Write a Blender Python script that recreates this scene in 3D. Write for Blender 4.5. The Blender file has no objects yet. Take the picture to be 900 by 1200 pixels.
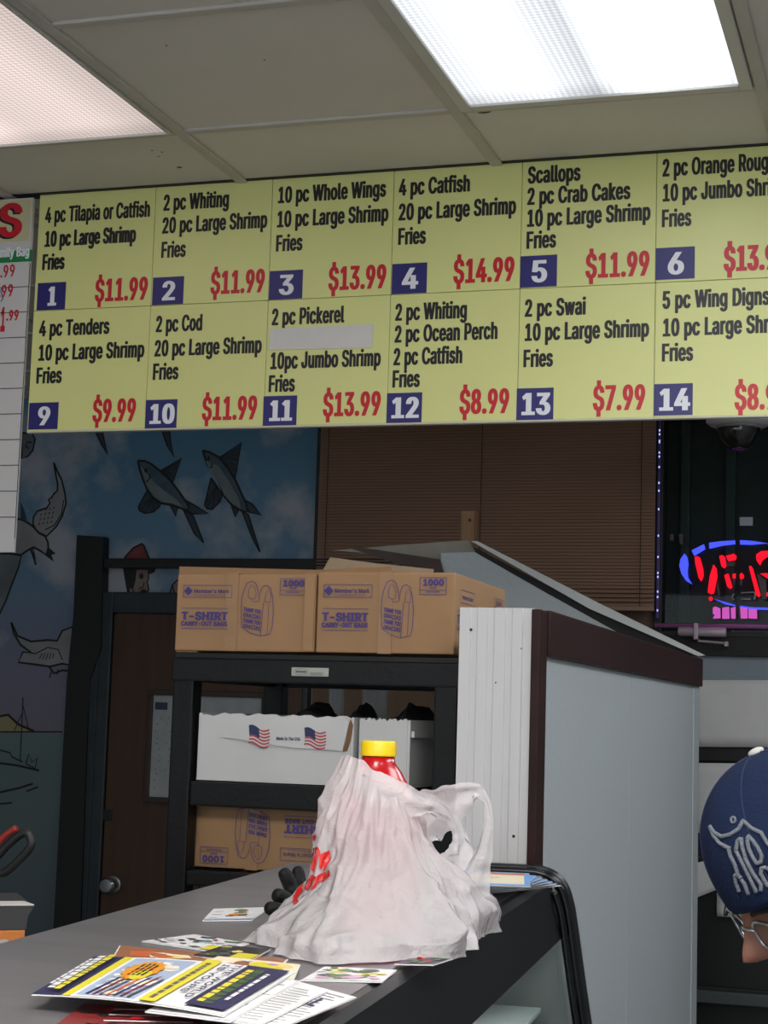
import bpy, bmesh, math, random
import numpy as np
from mathutils import Vector, Matrix, noise
from mathutils.geometry import delaunay_2d_cdt
from mathutils.bvhtree import BVHTree
random.seed(7)
DEBUG = False
scene = bpy.context.scene
COL = scene.collection

# ------------------------------------------------------------------ camera, world, exposure
F = 2029.2
RX = Vector((0.95388968, 0.00591559, 0.30009913))
RY = Vector((0.29860141, -0.12037369, -0.94675624))
RZ = Vector((0.03052341, 0.99271103, -0.11658963))
EYE = Vector((0, 0, 1.6))
cam = bpy.data.cameras.new('camera'); cam_ob = bpy.data.objects.new('camera', cam); COL.objects.link(cam_ob)
cam.sensor_fit = 'VERTICAL'; cam.sensor_height = 36.0; cam.lens = F / 1200 * 36.0
cam.clip_start = 0.02
M = Matrix((RX, RY, RZ)).to_4x4(); M.translation = EYE
cam_ob.matrix_world = M
scene.camera = cam_ob
world = bpy.data.worlds.new('world'); scene.world = world; world.use_nodes = True
bgn = world.node_tree.nodes['Background']
bgn.inputs[0].default_value = (0.85, 0.93, 1.0, 1); bgn.inputs[1].default_value = 1.0
scene.view_settings.view_transform = 'Standard'; scene.view_settings.look = 'None'
scene.view_settings.gamma = 1; scene.view_settings.use_curve_mapping = False
scene.view_settings.exposure = 0.65
FILL_BACK = 17.0      # radiance of the unseen fill panels added over the customer side
LAMP_SEEN = 1.0

# ------------------------------------------------------------------ ray helpers: a sight line met with a real plane
def ray(px, py):
    v = Vector((px - 450, 600 - py, -F)); return Vector((RX.dot(v), RY.dot(v), RZ.dot(v)))
def at_y(px, py, y): r = ray(px, py); return EYE + r * (y / r.y)
def at_z(px, py, z): r = ray(px, py); return EYE + r * ((z - 1.6) / r.z)
def at_x(px, py, x): r = ray(px, py); return EYE + r * (x / r.x)
def at_plane(px, py, p0, n): r = ray(px, py); return EYE + r * ((p0 - EYE).dot(n) / r.dot(n))

# ------------------------------------------------------------------ materials
def lin(c):
    return tuple(((x / 255) / 12.92 if x / 255 <= .04045 else ((x / 255 + .055) / 1.055) ** 2.4) for x in c) + (1.0,)
def mat(name, rgb, rough=.6, metal=0, spec=.5, var=0.0, scale=8, bump=0.0, bscale=60, coat=0, stretch=None, dark=None, emit=0):
    m = bpy.data.materials.new(name); m.use_nodes = True
    nt = m.node_tree; b = nt.nodes['Principled BSDF']; L = nt.links
    c = lin(rgb); b.inputs['Base Color'].default_value = c
    b.inputs['Roughness'].default_value = rough; b.inputs['Metallic'].default_value = metal
    b.inputs['Specular IOR Level'].default_value = spec
    if coat: b.inputs['Coat Weight'].default_value = coat; b.inputs['Coat Roughness'].default_value = .15
    if emit: b.inputs['Emission Color'].default_value = c; b.inputs['Emission Strength'].default_value = emit
    if var or bump:
        tc = nt.nodes.new('ShaderNodeTexCoord'); mp = nt.nodes.new('ShaderNodeMapping'); L.new(tc.outputs['Object'], mp.inputs[0])
        if stretch: mp.inputs['Scale'].default_value = stretch
    if var:
        n = nt.nodes.new('ShaderNodeTexNoise'); n.inputs['Scale'].default_value = scale; n.inputs['Detail'].default_value = 6
        L.new(mp.outputs[0], n.inputs[0])
        r = nt.nodes.new('ShaderNodeValToRGB'); L.new(n.outputs[0], r.inputs[0])
        k = lin(dark) if dark else tuple(x * (1 - var) for x in c[:3]) + (1,)
        r.color_ramp.elements[0].color = k; r.color_ramp.elements[0].position = .35
        r.color_ramp.elements[1].color = tuple(min(1, x * (1 + var * .3)) for x in c[:3]) + (1,); r.color_ramp.elements[1].position = .65
        L.new(r.outputs[0], b.inputs['Base Color'])
    if bump:
        n2 = nt.nodes.new('ShaderNodeTexNoise'); n2.inputs['Scale'].default_value = bscale; n2.inputs['Detail'].default_value = 4
        L.new(mp.outputs[0], n2.inputs[0])
        bp = nt.nodes.new('ShaderNodeBump'); bp.inputs['Strength'].default_value = bump; bp.inputs['Distance'].default_value = .01
        L.new(n2.outputs[0], bp.inputs['Height']); L.new(bp.outputs[0], b.inputs['Normal'])
    return m
def emission(name, rgb, s):
    m = bpy.data.materials.new(name); m.use_nodes = True; nt = m.node_tree; nt.nodes.clear()
    o = nt.nodes.new('ShaderNodeOutputMaterial'); e = nt.nodes.new('ShaderNodeEmission')
    e.inputs[0].default_value = lin(rgb); e.inputs[1].default_value = s; nt.links.new(e.outputs[0], o.inputs[0]); return m

# ------------------------------------------------------------------ object helpers
WORLD_LOC = {}
def tag(o, label=None, cat=None, group=None, kind=None):
    if label: o['label'] = label
    if cat: o['category'] = cat
    if group: o['group'] = group
    if kind: o['kind'] = kind
    return o
def empty(name, loc):
    o = bpy.data.objects.new(name, None); COL.objects.link(o); o.location = loc; o.empty_display_size = .05
    WORLD_LOC[o] = Vector(loc); return o
def link_mesh(name, me, parent=None, smooth=False, origin=None):
    o = bpy.data.objects.new(name, me); COL.objects.link(o)
    base = WORLD_LOC.get(parent, Vector()) if parent else Vector()
    org = Vector(origin) if origin is not None else (base.copy() if parent else None)
    if org is None:
        vs = [v.co for v in me.vertices]
        org = Vector(((min(v.x for v in vs) + max(v.x for v in vs)) / 2, (min(v.y for v in vs) + max(v.y for v in vs)) / 2, min(v.z for v in vs))) if vs else Vector()
    me.transform(Matrix.Translation(-org))
    o.location = org - base
    if parent: o.parent = parent
    WORLD_LOC[o] = org
    if smooth:
        for p in me.polygons: p.use_smooth = True
    return o
def bm_obj(name, bm, m, parent=None, smooth=False, origin=None, normals=True):
    if normals: bmesh.ops.recalc_face_normals(bm, faces=bm.faces)
    me = bpy.data.meshes.new(name); bm.to_mesh(me); bm.free()
    for x in (m if isinstance(m, (list, tuple)) else [m]): me.materials.append(x)
    return link_mesh(name, me, parent, smooth, origin)
def geo_obj(name, vs, fs, m, parent=None, smooth=False, idx=None, origin=None):
    me = bpy.data.meshes.new(name); me.from_pydata([tuple(v) for v in vs], [], fs)
    for x in (m if isinstance(m, (list, tuple)) else [m]): me.materials.append(x)
    if idx:
        for p, i in zip(me.polygons, idx): p.material_index = i
    me.update(); return link_mesh(name, me, parent, smooth, origin)
def shade_auto(o, ang=35):
    me = o.data
    for p in me.polygons: p.use_smooth = True
    bm = bmesh.new(); bm.from_mesh(me)
    for e in bm.edges:
        if len(e.link_faces) == 2 and e.calc_face_angle(0) > math.radians(ang): e.smooth = False
    bm.to_mesh(me); bm.free(); return o
def box(bm, x0, x1, y0, y1, z0, z1, bev=0.0, frame=None, mi=0, seg=2):
    vs = [bm.verts.new((x, y, z)) for x in (x0, x1) for y in (y0, y1) for z in (z0, z1)]
    fs = [bm.faces.new([vs[i] for i in q]) for q in ((0, 1, 3, 2), (4, 6, 7, 5), (0, 4, 5, 1), (2, 3, 7, 6), (0, 2, 6, 4), (1, 5, 7, 3))]
    for f_ in fs: f_.material_index = mi
    allv = vs
    if bev > 0:
        es = list({e for f_ in fs for e in f_.edges})
        r = bmesh.ops.bevel(bm, geom=es, offset=bev, segments=seg, profile=.7, affect='EDGES')
        allv = list({v for f_ in r['faces'] for v in f_.verts} | {v for v in vs if v.is_valid})
        seen = set(); stack = list(allv)
        while stack:
            v = stack.pop()
            if v in seen: continue
            seen.add(v); stack.extend(e.other_vert(v) for e in v.link_edges)
        allv = list(seen)
        for f_ in {f for v in allv for f in v.link_faces}: f_.material_index = mi
    if frame is not None:
        for v in allv: v.co = frame @ v.co
    return allv
def prism(bm, pts, off, mi=0):
    a = [bm.verts.new(p) for p in pts]; b = [bm.verts.new(Vector(p) + off) for p in pts]
    n = len(pts); fs = [bm.faces.new(a), bm.faces.new(b[::-1])]
    for i in range(n): fs.append(bm.faces.new([a[i], b[i], b[(i + 1) % n], a[(i + 1) % n]]))
    for f_ in fs: f_.material_index = mi
def tube(bm, pts, r, n=10, closed=False, mi=0, rfun=None, squash=1.0, side=None):
    pts = [Vector(p) for p in pts]; rings = []
    N = len(pts)
    prev = None
    for i, p in enumerate(pts):
        t = (pts[(i + 1) % N] - pts[i - 1]) if closed else (pts[min(i + 1, N - 1)] - pts[max(i - 1, 0)])
        t.normalize()
        if prev is None:
            a = side.copy() if side is not None else (Vector((0, 0, 1)) if abs(t.z) < .9 else Vector((1, 0, 0)))
        else: a = prev
        a = (a - t * a.dot(t)).normalized(); b = t.cross(a); prev = a
        rr = r if rfun is None else rfun(i / max(1, N - 1))
        rings.append([bm.verts.new(p + (a * math.cos(2 * math.pi * k / n) + b * math.sin(2 * math.pi * k / n) * squash) * rr) for k in range(n)])
    for i in range(N if closed else N - 1):
        A, B = rings[i], rings[(i + 1) % N]
        for k in range(n):
            f_ = bm.faces.new([A[k], A[(k + 1) % n], B[(k + 1) % n], B[k]]); f_.material_index = mi
    if not closed:
        bm.faces.new(rings[0][::-1]).material_index = mi; bm.faces.new(rings[-1]).material_index = mi
def lathe(bm, prof, c, n=40, mi=0):
    rings = []
    for r, z in prof:
        if r < 1e-6: rings.append([bm.verts.new((c[0], c[1], c[2] + z))])
        else: rings.append([bm.verts.new((c[0] + r * math.cos(2 * math.pi * k / n), c[1] + r * math.sin(2 * math.pi * k / n), c[2] + z)) for k in range(n)])
    for A, B in zip(rings, rings[1:]):
        for k in range(n):
            if len(A) == 1 and len(B) == 1: continue
            if len(A) == 1: f_ = bm.faces.new([A[0], B[(k + 1) % n], B[k]])
            elif len(B) == 1: f_ = bm.faces.new([A[k], A[(k + 1) % n], B[0]])
            else: f_ = bm.faces.new([A[k], A[(k + 1) % n], B[(k + 1) % n], B[k]])
            f_.material_index = mi
def smooth_path(pts, k=6):
    pts = [Vector(p) for p in pts]; out = []
    P = [pts[0] * 2 - pts[1]] + pts + [pts[-1] * 2 - pts[-2]]
    for i in range(1, len(P) - 2):
        a, b, c, d = P[i - 1:i + 3]
        for j in range(k):
            t = j / k
            out.append(.5 * ((2 * b) + (c - a) * t + (2 * a - 5 * b + 4 * c - d) * t * t + (3 * b - a - 3 * c + d) * t ** 3))
    out.append(pts[-1]); return out
def frame_of(o, x, y, z):
    return Matrix(((x[0], y[0], z[0], o[0]), (x[1], y[1], z[1], o[1]), (x[2], y[2], z[2], o[2]), (0, 0, 0, 1)))

# ------------------------------------------------------------------ lettering
_T = {}
def _font():
    import os
    try:
        return bpy.data.fonts.load(os.path.join(bpy.utils.system_resource('DATAFILES'), 'fonts', 'Inter.woff2'))   # a face Blender itself ships
    except Exception: return None
FONT = _font()
def text_geo(s):
    if s in _T: return _T[s]
    c = bpy.data.curves.new('lettering', 'FONT'); c.body = s; c.resolution_u = 2
    if FONT: c.font = FONT
    o = bpy.data.objects.new('lettering', c); COL.objects.link(o)
    bpy.context.view_layer.update()
    me = o.evaluated_get(bpy.context.evaluated_depsgraph_get()).to_mesh()
    vs = [(v.co.x, v.co.y) for v in me.vertices]; fs = [tuple(p.vertices) for p in me.polygons]
    bpy.data.objects.remove(o); bpy.data.curves.remove(c)
    _T[s] = (vs, fs); return _T[s]
def _w(s): v = [p[0] for p in text_geo(s)[0]]; return max(v) - min(v)
CAP_H = max(v[1] for v in text_geo('H')[0])
_BAR = _w('||'); _A = {}
def advance(ch):
    if ch not in _A: _A[ch] = _w('|' + ch + '|') - _BAR
    return _A[ch]
_G = {}; _C = {}
def contours(ch):
    """closed outline loops of one character"""
    if ch in _C: return _C[ch]
    c = bpy.data.curves.new('lettering', 'FONT'); c.body = ch; c.resolution_u = 3; c.fill_mode = 'NONE'
    if FONT: c.font = FONT
    o = bpy.data.objects.new('lettering', c); COL.objects.link(o); bpy.context.view_layer.update()
    me = o.evaluated_get(bpy.context.evaluated_depsgraph_get()).to_mesh()
    co = [(v.co.x, v.co.y) for v in me.vertices]; nxt = {e.vertices[0]: e.vertices[1] for e in me.edges}
    if len(nxt) != len(me.edges):      # undirected edges: walk neighbours instead
        nb = {}
        for e in me.edges: i, j = e.vertices; nb.setdefault(i, []).append(j); nb.setdefault(j, []).append(i)
        nxt = {}; seen = set()
        for st in sorted(nb):
            if st in seen: continue
            p = None; i = st
            order = sorted(nb[st]); j = st + 1 if st + 1 in nb[st] else order[0]
            while i not in seen:
                seen.add(i); nxt[i] = j; p, i = i, j
                q = [k for k in nb[i] if k != p]; j = q[0] if q else st
    loops = []; left = set(nxt)
    while left:
        st = min(left); lp = []; i = st
        while i in left: left.discard(i); lp.append(co[i]); i = nxt[i]
        out = []
        for p in lp:
            if not out or math.hypot(p[0] - out[-1][0], p[1] - out[-1][1]) > 1e-4: out.append(p)
        if len(out) > 2 and math.hypot(out[0][0] - out[-1][0], out[0][1] - out[-1][1]) < 1e-4: out.pop()
        if len(out) > 2: loops.append(out)
    bpy.data.objects.remove(o); bpy.data.curves.remove(c)
    _C[ch] = loops; return loops
def _sarea(l): return sum(l[i - 1][0] * l[i][1] - l[i][0] * l[i - 1][1] for i in range(len(l))) / 2
def glyph(ch, dx, dy):
    """one character thickened by (dx, dy), as one clean planar mesh"""
    dx, dy = round(dx * 70) / 70, round(dy * 70) / 70
    k = (ch, dx, dy)
    if k in _G: return _G[k]
    loops = [list(l) for l in contours('S' if ch == '$' else ch)]
    sgn = 1 if _sarea(max(loops, key=lambda l: abs(_sarea(l)))) > 0 else -1
    if ch == '$':
        xs = [p[0] for l in loops for p in l]; xm = (min(xs) + max(xs)) / 2
        for y0, y1 in ((-.13, .03), (CAP_H - .03, CAP_H + .11)):
            r = [(xm - .03, y0), (xm + .03, y0), (xm + .03, y1), (xm - .03, y1)]; loops.append(r if sgn > 0 else r[::-1])
    ky = dx / dy if dx > 0 and dy > 0 else 1.0
    off = []
    for l in loops:
        P = [Vector((x, y * ky)) for x, y in l]; n = len(P); q = []
        for i in range(n):
            a = (P[i] - P[i - 1]).normalized(); b = (P[(i + 1) % n] - P[i]).normalized()
            na = Vector((a.y, -a.x)) * sgn; nb_ = Vector((b.y, -b.x)) * sgn; m = na + nb_
            if m.length < .3: m = na
            else: m = m * (2 / max(m.length_squared, 1.0))     # mitre, limited
            q.append((P[i].x + m.x * dx, (P[i].y + m.y * dx) / ky))
        off.append(q)
    V = []; Ed = []
    for q in off:
        b = len(V); V += [Vector(p) for p in q]; Ed += [(b + i, b + (i + 1) % len(q)) for i in range(len(q))]
    r = delaunay_2d_cdt(V, Ed, [], 0, 1e-6)
    vs = np.array([(v[0], v[1]) for v in r[0]]); fc = [tuple(f_) for f_ in r[2]]
    ct = np.array([vs[list(f_)].mean(0) for f_ in fc]); wind = np.zeros(len(fc))
    for q in off:
        A_ = np.array(q); B_ = np.roll(A_, -1, 0)
        for (x0, y0), (x1, y1) in zip(A_, B_):
            if y0 == y1: continue
            up = (y0 <= ct[:, 1]) & (ct[:, 1] < y1); dn = (y1 <= ct[:, 1]) & (ct[:, 1] < y0)
            side = (x1 - x0) * (ct[:, 1] - y0) - (ct[:, 0] - x0) * (y1 - y0)
            wind += (up & (side > 0)).astype(float) - (dn & (side < 0)).astype(float)
    fs = [f_ for f_, w in zip(fc, wind) if w * sgn > .5]
    _G[k] = ([tuple(v) for v in vs], fs); return _G[k]
class Decal:
    """flat printing in (u, v), later laid on a surface by a mapping"""
    def __init__(s): s.v = []; s.f = []; s.m = []; s.n = 0
    def add(s, vs, fs, m):
        b = len(s.v); s.n += 1
        s.v += [(u, v, s.n) for u, v in vs]; s.f += [tuple(i + b for i in f_) for f_ in fs]; s.m += [m] * len(fs)
    def poly(s, pts, m): s.add(pts, [tuple(range(len(pts)))], m)
    def rect(s, u0, v0, u1, v1, m): s.poly([(u0, v0), (u1, v0), (u1, v1), (u0, v1)], m)
    def gridrect(s, u0, v0, u1, v1, m, n=8):
        vs = [(u0 + (u1 - u0) * i / n, v0 + (v1 - v0) * j / n) for j in range(n + 1) for i in range(n + 1)]
        s.add(vs, [(j * (n + 1) + i, j * (n + 1) + i + 1, (j + 1) * (n + 1) + i + 1, (j + 1) * (n + 1) + i) for j in range(n) for i in range(n)], m)
    def ell(s, u, v, a, b, m, n=20, rot=0):
        cr, sr = math.cos(rot), math.sin(rot)
        s.poly([(u + a * math.cos(t) * cr - b * math.sin(t) * sr, v + a * math.cos(t) * sr + b * math.sin(t) * cr) for t in [2 * math.pi * k / n for k in range(n)]], m)
    def stroke(s, pts, w, m, closed=False):
        P = [Vector(p) for p in pts]; n = len(P); L = []; R = []
        for i in range(n):
            if closed: t = P[(i + 1) % n] - P[i - 1]
            else: t = P[min(i + 1, n - 1)] - P[max(0, i - 1)]
            if t.length < 1e-9: t = Vector((1, 0))
            t.normalize(); q = Vector((-t.y, t.x)) * w / 2
            L.append(tuple(P[i] + q)); R.append(tuple(P[i] - q))
        k = n if closed else n - 1
        s.add(L + R, [(i, n + i, n + (i + 1) % n, (i + 1) % n) for i in range(k)], m)
    def frame(s, u0, v0, u1, v1, w, m): s.stroke([(u0, v0), (u1, v0)], w, m); s.stroke([(u1, v0), (u1, v1)], w, m); s.stroke([(u1, v1), (u0, v1)], w, m); s.stroke([(u0, v1), (u0, v0)], w, m)
    def text(s, t, u, v, w, h, m, bold=0.0, align='l', rot=0, boldv=None):
        sy = h / CAP_H; by = bold * .5 if boldv is None else boldv
        trk = .04 if bold else 0
        adv = sum(advance('S' if ch == '$' else ch) + trk for ch in t) - trk; sx = (w / adv) if w else sy * .8
        W = adv * sx; du = {'l': 0, 'c': -W / 2, 'r': -W}[align]
        cr, sr = math.cos(rot), math.sin(rot); x = 0; s.n += 1
        for ch in t:
            if ch != ' ':
                vs, fs = glyph(ch, bold / sx, by / sy); b = len(s.v)
                q = [((p[0] + x) * sx + du, p[1] * sy) for p in vs]
                s.v += [(u + a * cr - c * sr, v + a * sr + c * cr, s.n) for a, c in q]
                s.f += [tuple(i + b for i in f_) for f_ in fs]; s.m += [m] * len(fs)
            x += advance('S' if ch == '$' else ch) + trk
    def build(s, name, mats, fn, parent=None, base=.0006, step=.00006, nrm=None):
        """fn(u, v) -> point, unit normal"""
        vs = []
        for u, v, k in s.v:
            p, n = fn(u, v); vs.append(p + n * (base + step * k))
        return geo_obj(name, vs, s.f, mats, parent, idx=s.m)
def plane_fn(O, U, V):
    O, U, V = Vector(O), Vector(U).normalized(), Vector(V).normalized(); N = U.cross(V)
    return lambda u, v: (O + U * u + V * v, N)

# ================================================================== ROOM SHELL
CEIL = 2.90; YB = 6.5
def ceiling_mat():
    m = mat('ceiling_tile', (222, 220, 210), .9, var=.06, scale=2.2, bump=.12, bscale=220)
    return m
M_ceil = ceiling_mat()
M_bar = mat('ceiling_bar', (196, 194, 186), .5, var=.08, scale=6)
M_dark = mat('black_paint', (12, 12, 14), .5, var=.25, scale=20)
M_black = mat('matte_black', (10, 10, 11), .6)
M_floor = mat('floor_tile', (120, 112, 104), .5, var=.2, scale=5)
M_wall = mat('plain_wall', (150, 152, 150), .8, var=.08, scale=3)
def structure(name, bm, m, parent=None):
    o = bm_obj(name, bm, m, parent)
    if parent is None: o['kind'] = 'structure'
    return o
bm = bmesh.new(); box(bm, -4.6, 3.1, -3, 6.7, -.1, 0); structure('floor', bm, M_floor)
bm = bmesh.new(); box(bm, -4.6, 3.1, -3, 6.7, CEIL, CEIL + .08); structure('ceiling', bm, M_ceil)
bm = bmesh.new(); box(bm, -4.6, -4.5, -3, 6.6, 0, CEIL); structure('wall_left', bm, M_wall)
bm = bmesh.new(); box(bm, 3.0, 3.1, -3, 6.6, 0, CEIL); structure('wall_right', bm, M_wall)

# ceiling grid
GX = [-1.61 + .645 * k for k in range(-4, 7)]; GY = [3.47 - .62 * k for k in range(-4, 10)]
bm = bmesh.new()
for x in GX: box(bm, x - .0135, x + .0135, -2.9, 6.5, CEIL - .009, CEIL + .001, .002, seg=1)
for y in GY:
    for a, b in zip(GX, GX[1:]): box(bm, a + .013, b - .013, y - .0125, y + .0125, CEIL - .007, CEIL + .001, .002, seg=1)
structure('trim_1', bm, M_bar)
# little chips and stains on the tiles
bm = bmesh.new()
for px, py, a in ((210, 196, .009), (178, 176, .0035), (190, 178, .003), (186, 183, .003), (566, 131, .018), (665, 119, .01), (690, 118, .006), (195, 53, .003), (310, 70, .0025)):
    p = at_z(px, py, CEIL); k = 9
    prism(bm, [(p.x + a * math.cos(6.283 * i / k) * random.uniform(.6, 1.2), p.y + .5 * a * math.sin(6.283 * i / k) * random.uniform(.6, 1.2), CEIL) for i in range(k)], Vector((0, 0, -.0012)))
structure('trim_2', bm, mat('chip_mark', (90, 86, 80), .9))

# ceiling lights ---------------------------------------------------------------
def lens_mat(name, rgb, stops, gain):
    m = bpy.data.materials.new(name); m.use_nodes = True; nt = m.node_tree; nt.nodes.clear(); L = nt.links
    out = nt.nodes.new('ShaderNodeOutputMaterial'); e = nt.nodes.new('ShaderNodeEmission'); L.new(e.outputs[0], out.inputs[0])
    tc = nt.nodes.new('ShaderNodeTexCoord'); sp = nt.nodes.new('ShaderNodeSeparateXYZ'); L.new(tc.outputs['Generated'], sp.inputs[0])
    rp = nt.nodes.new('ShaderNodeValToRGB'); L.new(sp.outputs[0], rp.inputs[0]); rp.color_ramp.interpolation = 'EASE'
    el = rp.color_ramp.elements
    while len(el) < len(stops): el.new(.5)
    for q, (pos, val) in zip(el, stops): q.position = pos; q.color = (val / 4, val / 4, val / 4, 1)
    rot = nt.nodes.new('ShaderNodeMapping'); rot.inputs['Rotation'].default_value = (0, 0, math.radians(45)); L.new(tc.outputs['Object'], rot.inputs[0])
    ck = nt.nodes.new('ShaderNodeTexChecker'); ck.inputs['Scale'].default_value = 110; L.new(rot.outputs[0], ck.inputs[0])
    ck.inputs[1].default_value = (.80, .80, .80, 1); ck.inputs[2].default_value = (1.08, 1.08, 1.08, 1)
    # ends of the tubes: dimmer towards the two short ends
    r2 = nt.nodes.new('ShaderNodeValToRGB'); L.new(sp.outputs[1], r2.inputs[0]); r2.color_ramp.interpolation = 'EASE'
    q = r2.color_ramp.elements; q[0].position = 0; q[0].color = (.72, .72, .72, 1); q[1].position = .08; q[1].color = (1, 1, 1, 1)
    z = q.new(.92); z.color = (1, 1, 1, 1); z = q.new(1.0); z.color = (.72, .72, .72, 1)
    m1 = nt.nodes.new('ShaderNodeMix'); m1.data_type = 'RGBA'; m1.blend_type = 'MULTIPLY'; m1.inputs[0].default_value = 1
    L.new(rp.outputs[0], m1.inputs[6]); L.new(ck.outputs[0], m1.inputs[7])
    m2 = nt.nodes.new('ShaderNodeMix'); m2.data_type = 'RGBA'; m2.blend_type = 'MULTIPLY'; m2.inputs[0].default_value = 1
    L.new(m1.outputs[2], m2.inputs[6]); L.new(r2.outputs[0], m2.inputs[7])
    m3 = nt.nodes.new('ShaderNodeMix'); m3.data_type = 'RGBA'; m3.blend_type = 'MULTIPLY'; m3.inputs[0].default_value = 1
    L.new(m2.outputs[2], m3.inputs[6]); m3.inputs[7].default_value = lin(rgb)
    L.new(m3.outputs[2], e.inputs[0]); e.inputs[1].default_value = 4 * gain
    return m
M_frame = mat('light_frame', (205, 205, 200), .4)
def ceiling_light(x0, x1, y0, y1, lensm, label, group=None, fr=.03):
    t = empty('ceiling_light', ((x0 + x1) / 2, (y0 + y1) / 2, CEIL - .012)); tag(t, label, 'light', group)
    bm = bmesh.new(); z0, z1 = CEIL - .014, CEIL
    box(bm, x0, x0 + fr, y0, y1, z0, z1, .004); box(bm, x1 - fr, x1, y0, y1, z0, z1, .004)
    box(bm, x0 + fr, x1 - fr, y0, y0 + fr, z0, z1, .004); box(bm, x0 + fr, x1 - fr, y1 - fr, y1, z0, z1, .004)
    bm_obj('light_frame', bm, M_frame, t)
    bm = bmesh.new(); box(bm, x0 + fr, x1 - fr, y0 + fr, y1 - fr, CEIL - .008, CEIL - .003)
    bm_obj('diffuser', bm, lensm, t)
LS = LAMP_SEEN
M_lensR = lens_mat('lens_right', (246, 250, 255), [(0, .66), (.14, .84), (.30, .96), (.42, .66), (.5, .56), (.53, .78), (.70, 2.6), (.88, 1.9), (1, .9)], LS)
M_lensL = lens_mat('lens_left', (255, 236, 229), [(0, .66), (.3, .70), (.5, .54), (.75, .58), (1, .44)], LS)
M_fillB = lens_mat('fill_lens_back', (255, 250, 244), [(0, .8), (.25, 1.1), (.5, .9), (.75, 1.1), (1, .8)], FILL_BACK)
ceiling_light(-.95, -.336, 2.246, 3.455, M_lensR, 'bright white ceiling light panel at the upper right, above the menu', fr=.026)
ceiling_light(-2.24, -1.626, 2.246, 3.455, M_lensL, 'dimmer pinkish ceiling light panel at the upper left corner', fr=.008)
for x in (-.95, .34): ceiling_light(x, x + .61, -.235, .975, M_fillB, 'added fill light panel over the customer side', 'added fill panels over the customer side')  # out-of-view panels added as fill from behind the camera
M_fillS = lens_mat('fill_lens_side', (250, 252, 255), [(0, .8), (.25, 1.1), (.5, .9), (.75, 1.1), (1, .8)], 7.5)  # side fill, added out of view to brighten the partition and back right
M_fillD = lens_mat('fill_lens_dim', (250, 252, 255), [(0, .8), (.25, 1.1), (.5, .9), (.75, 1.1), (1, .8)], 1.6)  # weak fill added out of sight behind the menu to lift the back wall
ceiling_light(.34, .95, 2.246, 3.455, M_fillS, 'added fill panel right of the bright ceiling light', None)
ceiling_light(1.63, 2.24, 2.246, 3.455, M_fillS, 'added fill panel nearest the right wall', None)
ceiling_light(.34, .95, 4.106, 5.316, M_fillS, 'added fill panel over the aisle behind the booth', None)
ceiling_light(-2.24, -1.63, 4.106, 5.316, M_fillD, 'dim fill panel added behind the menu board', None)

# back wall --------------------------------------------------------------------
def mural_mat():
    m = bpy.data.materials.new('mural_paint'); m.use_nodes = True; nt = m.node_tree; L = nt.links; b = nt.nodes['Principled BSDF']
    b.inputs['Roughness'].default_value = .6
    tc = nt.nodes.new('ShaderNodeTexCoord'); sp = nt.nodes.new('ShaderNodeSeparateXYZ'); L.new(tc.outputs['Object'], sp.inputs[0])
    mr = nt.nodes.new('ShaderNodeMapRange'); mr.inputs[1].default_value = .6; mr.inputs[2].default_value = 2.8; L.new(sp.outputs[2], mr.inputs[0])
    rp = nt.nodes.new('ShaderNodeValToRGB'); L.new(mr.outputs[0], rp.inputs[0])
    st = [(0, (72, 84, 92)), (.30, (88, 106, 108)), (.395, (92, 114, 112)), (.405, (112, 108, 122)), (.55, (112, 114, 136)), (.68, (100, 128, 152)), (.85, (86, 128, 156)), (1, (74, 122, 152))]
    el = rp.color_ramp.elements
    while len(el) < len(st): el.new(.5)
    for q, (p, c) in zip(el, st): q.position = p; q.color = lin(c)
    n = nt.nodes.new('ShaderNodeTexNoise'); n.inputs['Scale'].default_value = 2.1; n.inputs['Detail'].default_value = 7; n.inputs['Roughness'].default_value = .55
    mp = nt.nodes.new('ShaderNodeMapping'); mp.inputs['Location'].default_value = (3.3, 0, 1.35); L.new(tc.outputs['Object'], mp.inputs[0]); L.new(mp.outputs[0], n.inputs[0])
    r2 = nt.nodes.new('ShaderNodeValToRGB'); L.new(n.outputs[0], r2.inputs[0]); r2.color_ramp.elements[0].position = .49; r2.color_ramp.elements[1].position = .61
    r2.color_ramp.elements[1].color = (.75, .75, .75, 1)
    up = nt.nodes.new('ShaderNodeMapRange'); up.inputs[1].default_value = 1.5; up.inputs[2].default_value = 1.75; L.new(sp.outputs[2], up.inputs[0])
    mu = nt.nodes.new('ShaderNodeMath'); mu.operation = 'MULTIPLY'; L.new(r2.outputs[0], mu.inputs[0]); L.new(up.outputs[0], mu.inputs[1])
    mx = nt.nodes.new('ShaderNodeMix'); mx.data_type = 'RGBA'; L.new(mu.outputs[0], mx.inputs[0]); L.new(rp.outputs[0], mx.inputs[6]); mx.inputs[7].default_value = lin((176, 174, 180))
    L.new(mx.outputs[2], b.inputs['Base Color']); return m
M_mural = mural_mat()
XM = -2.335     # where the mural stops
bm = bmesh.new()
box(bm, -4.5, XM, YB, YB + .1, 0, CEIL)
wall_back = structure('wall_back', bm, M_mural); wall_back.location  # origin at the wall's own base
M_brownwall = mat('brown_panelling', (92, 72, 54), .7, var=.15, scale=4, stretch=(6, 1, .4))
XW0, XW1, ZW0, ZW1 = -.966, .62, 1.945, 2.76
bm = bmesh.new()
box(bm, XM, XW0 - .02, YB, YB + .1, 0, CEIL)
structure('wall_back_middle', bm, M_brownwall)
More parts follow.
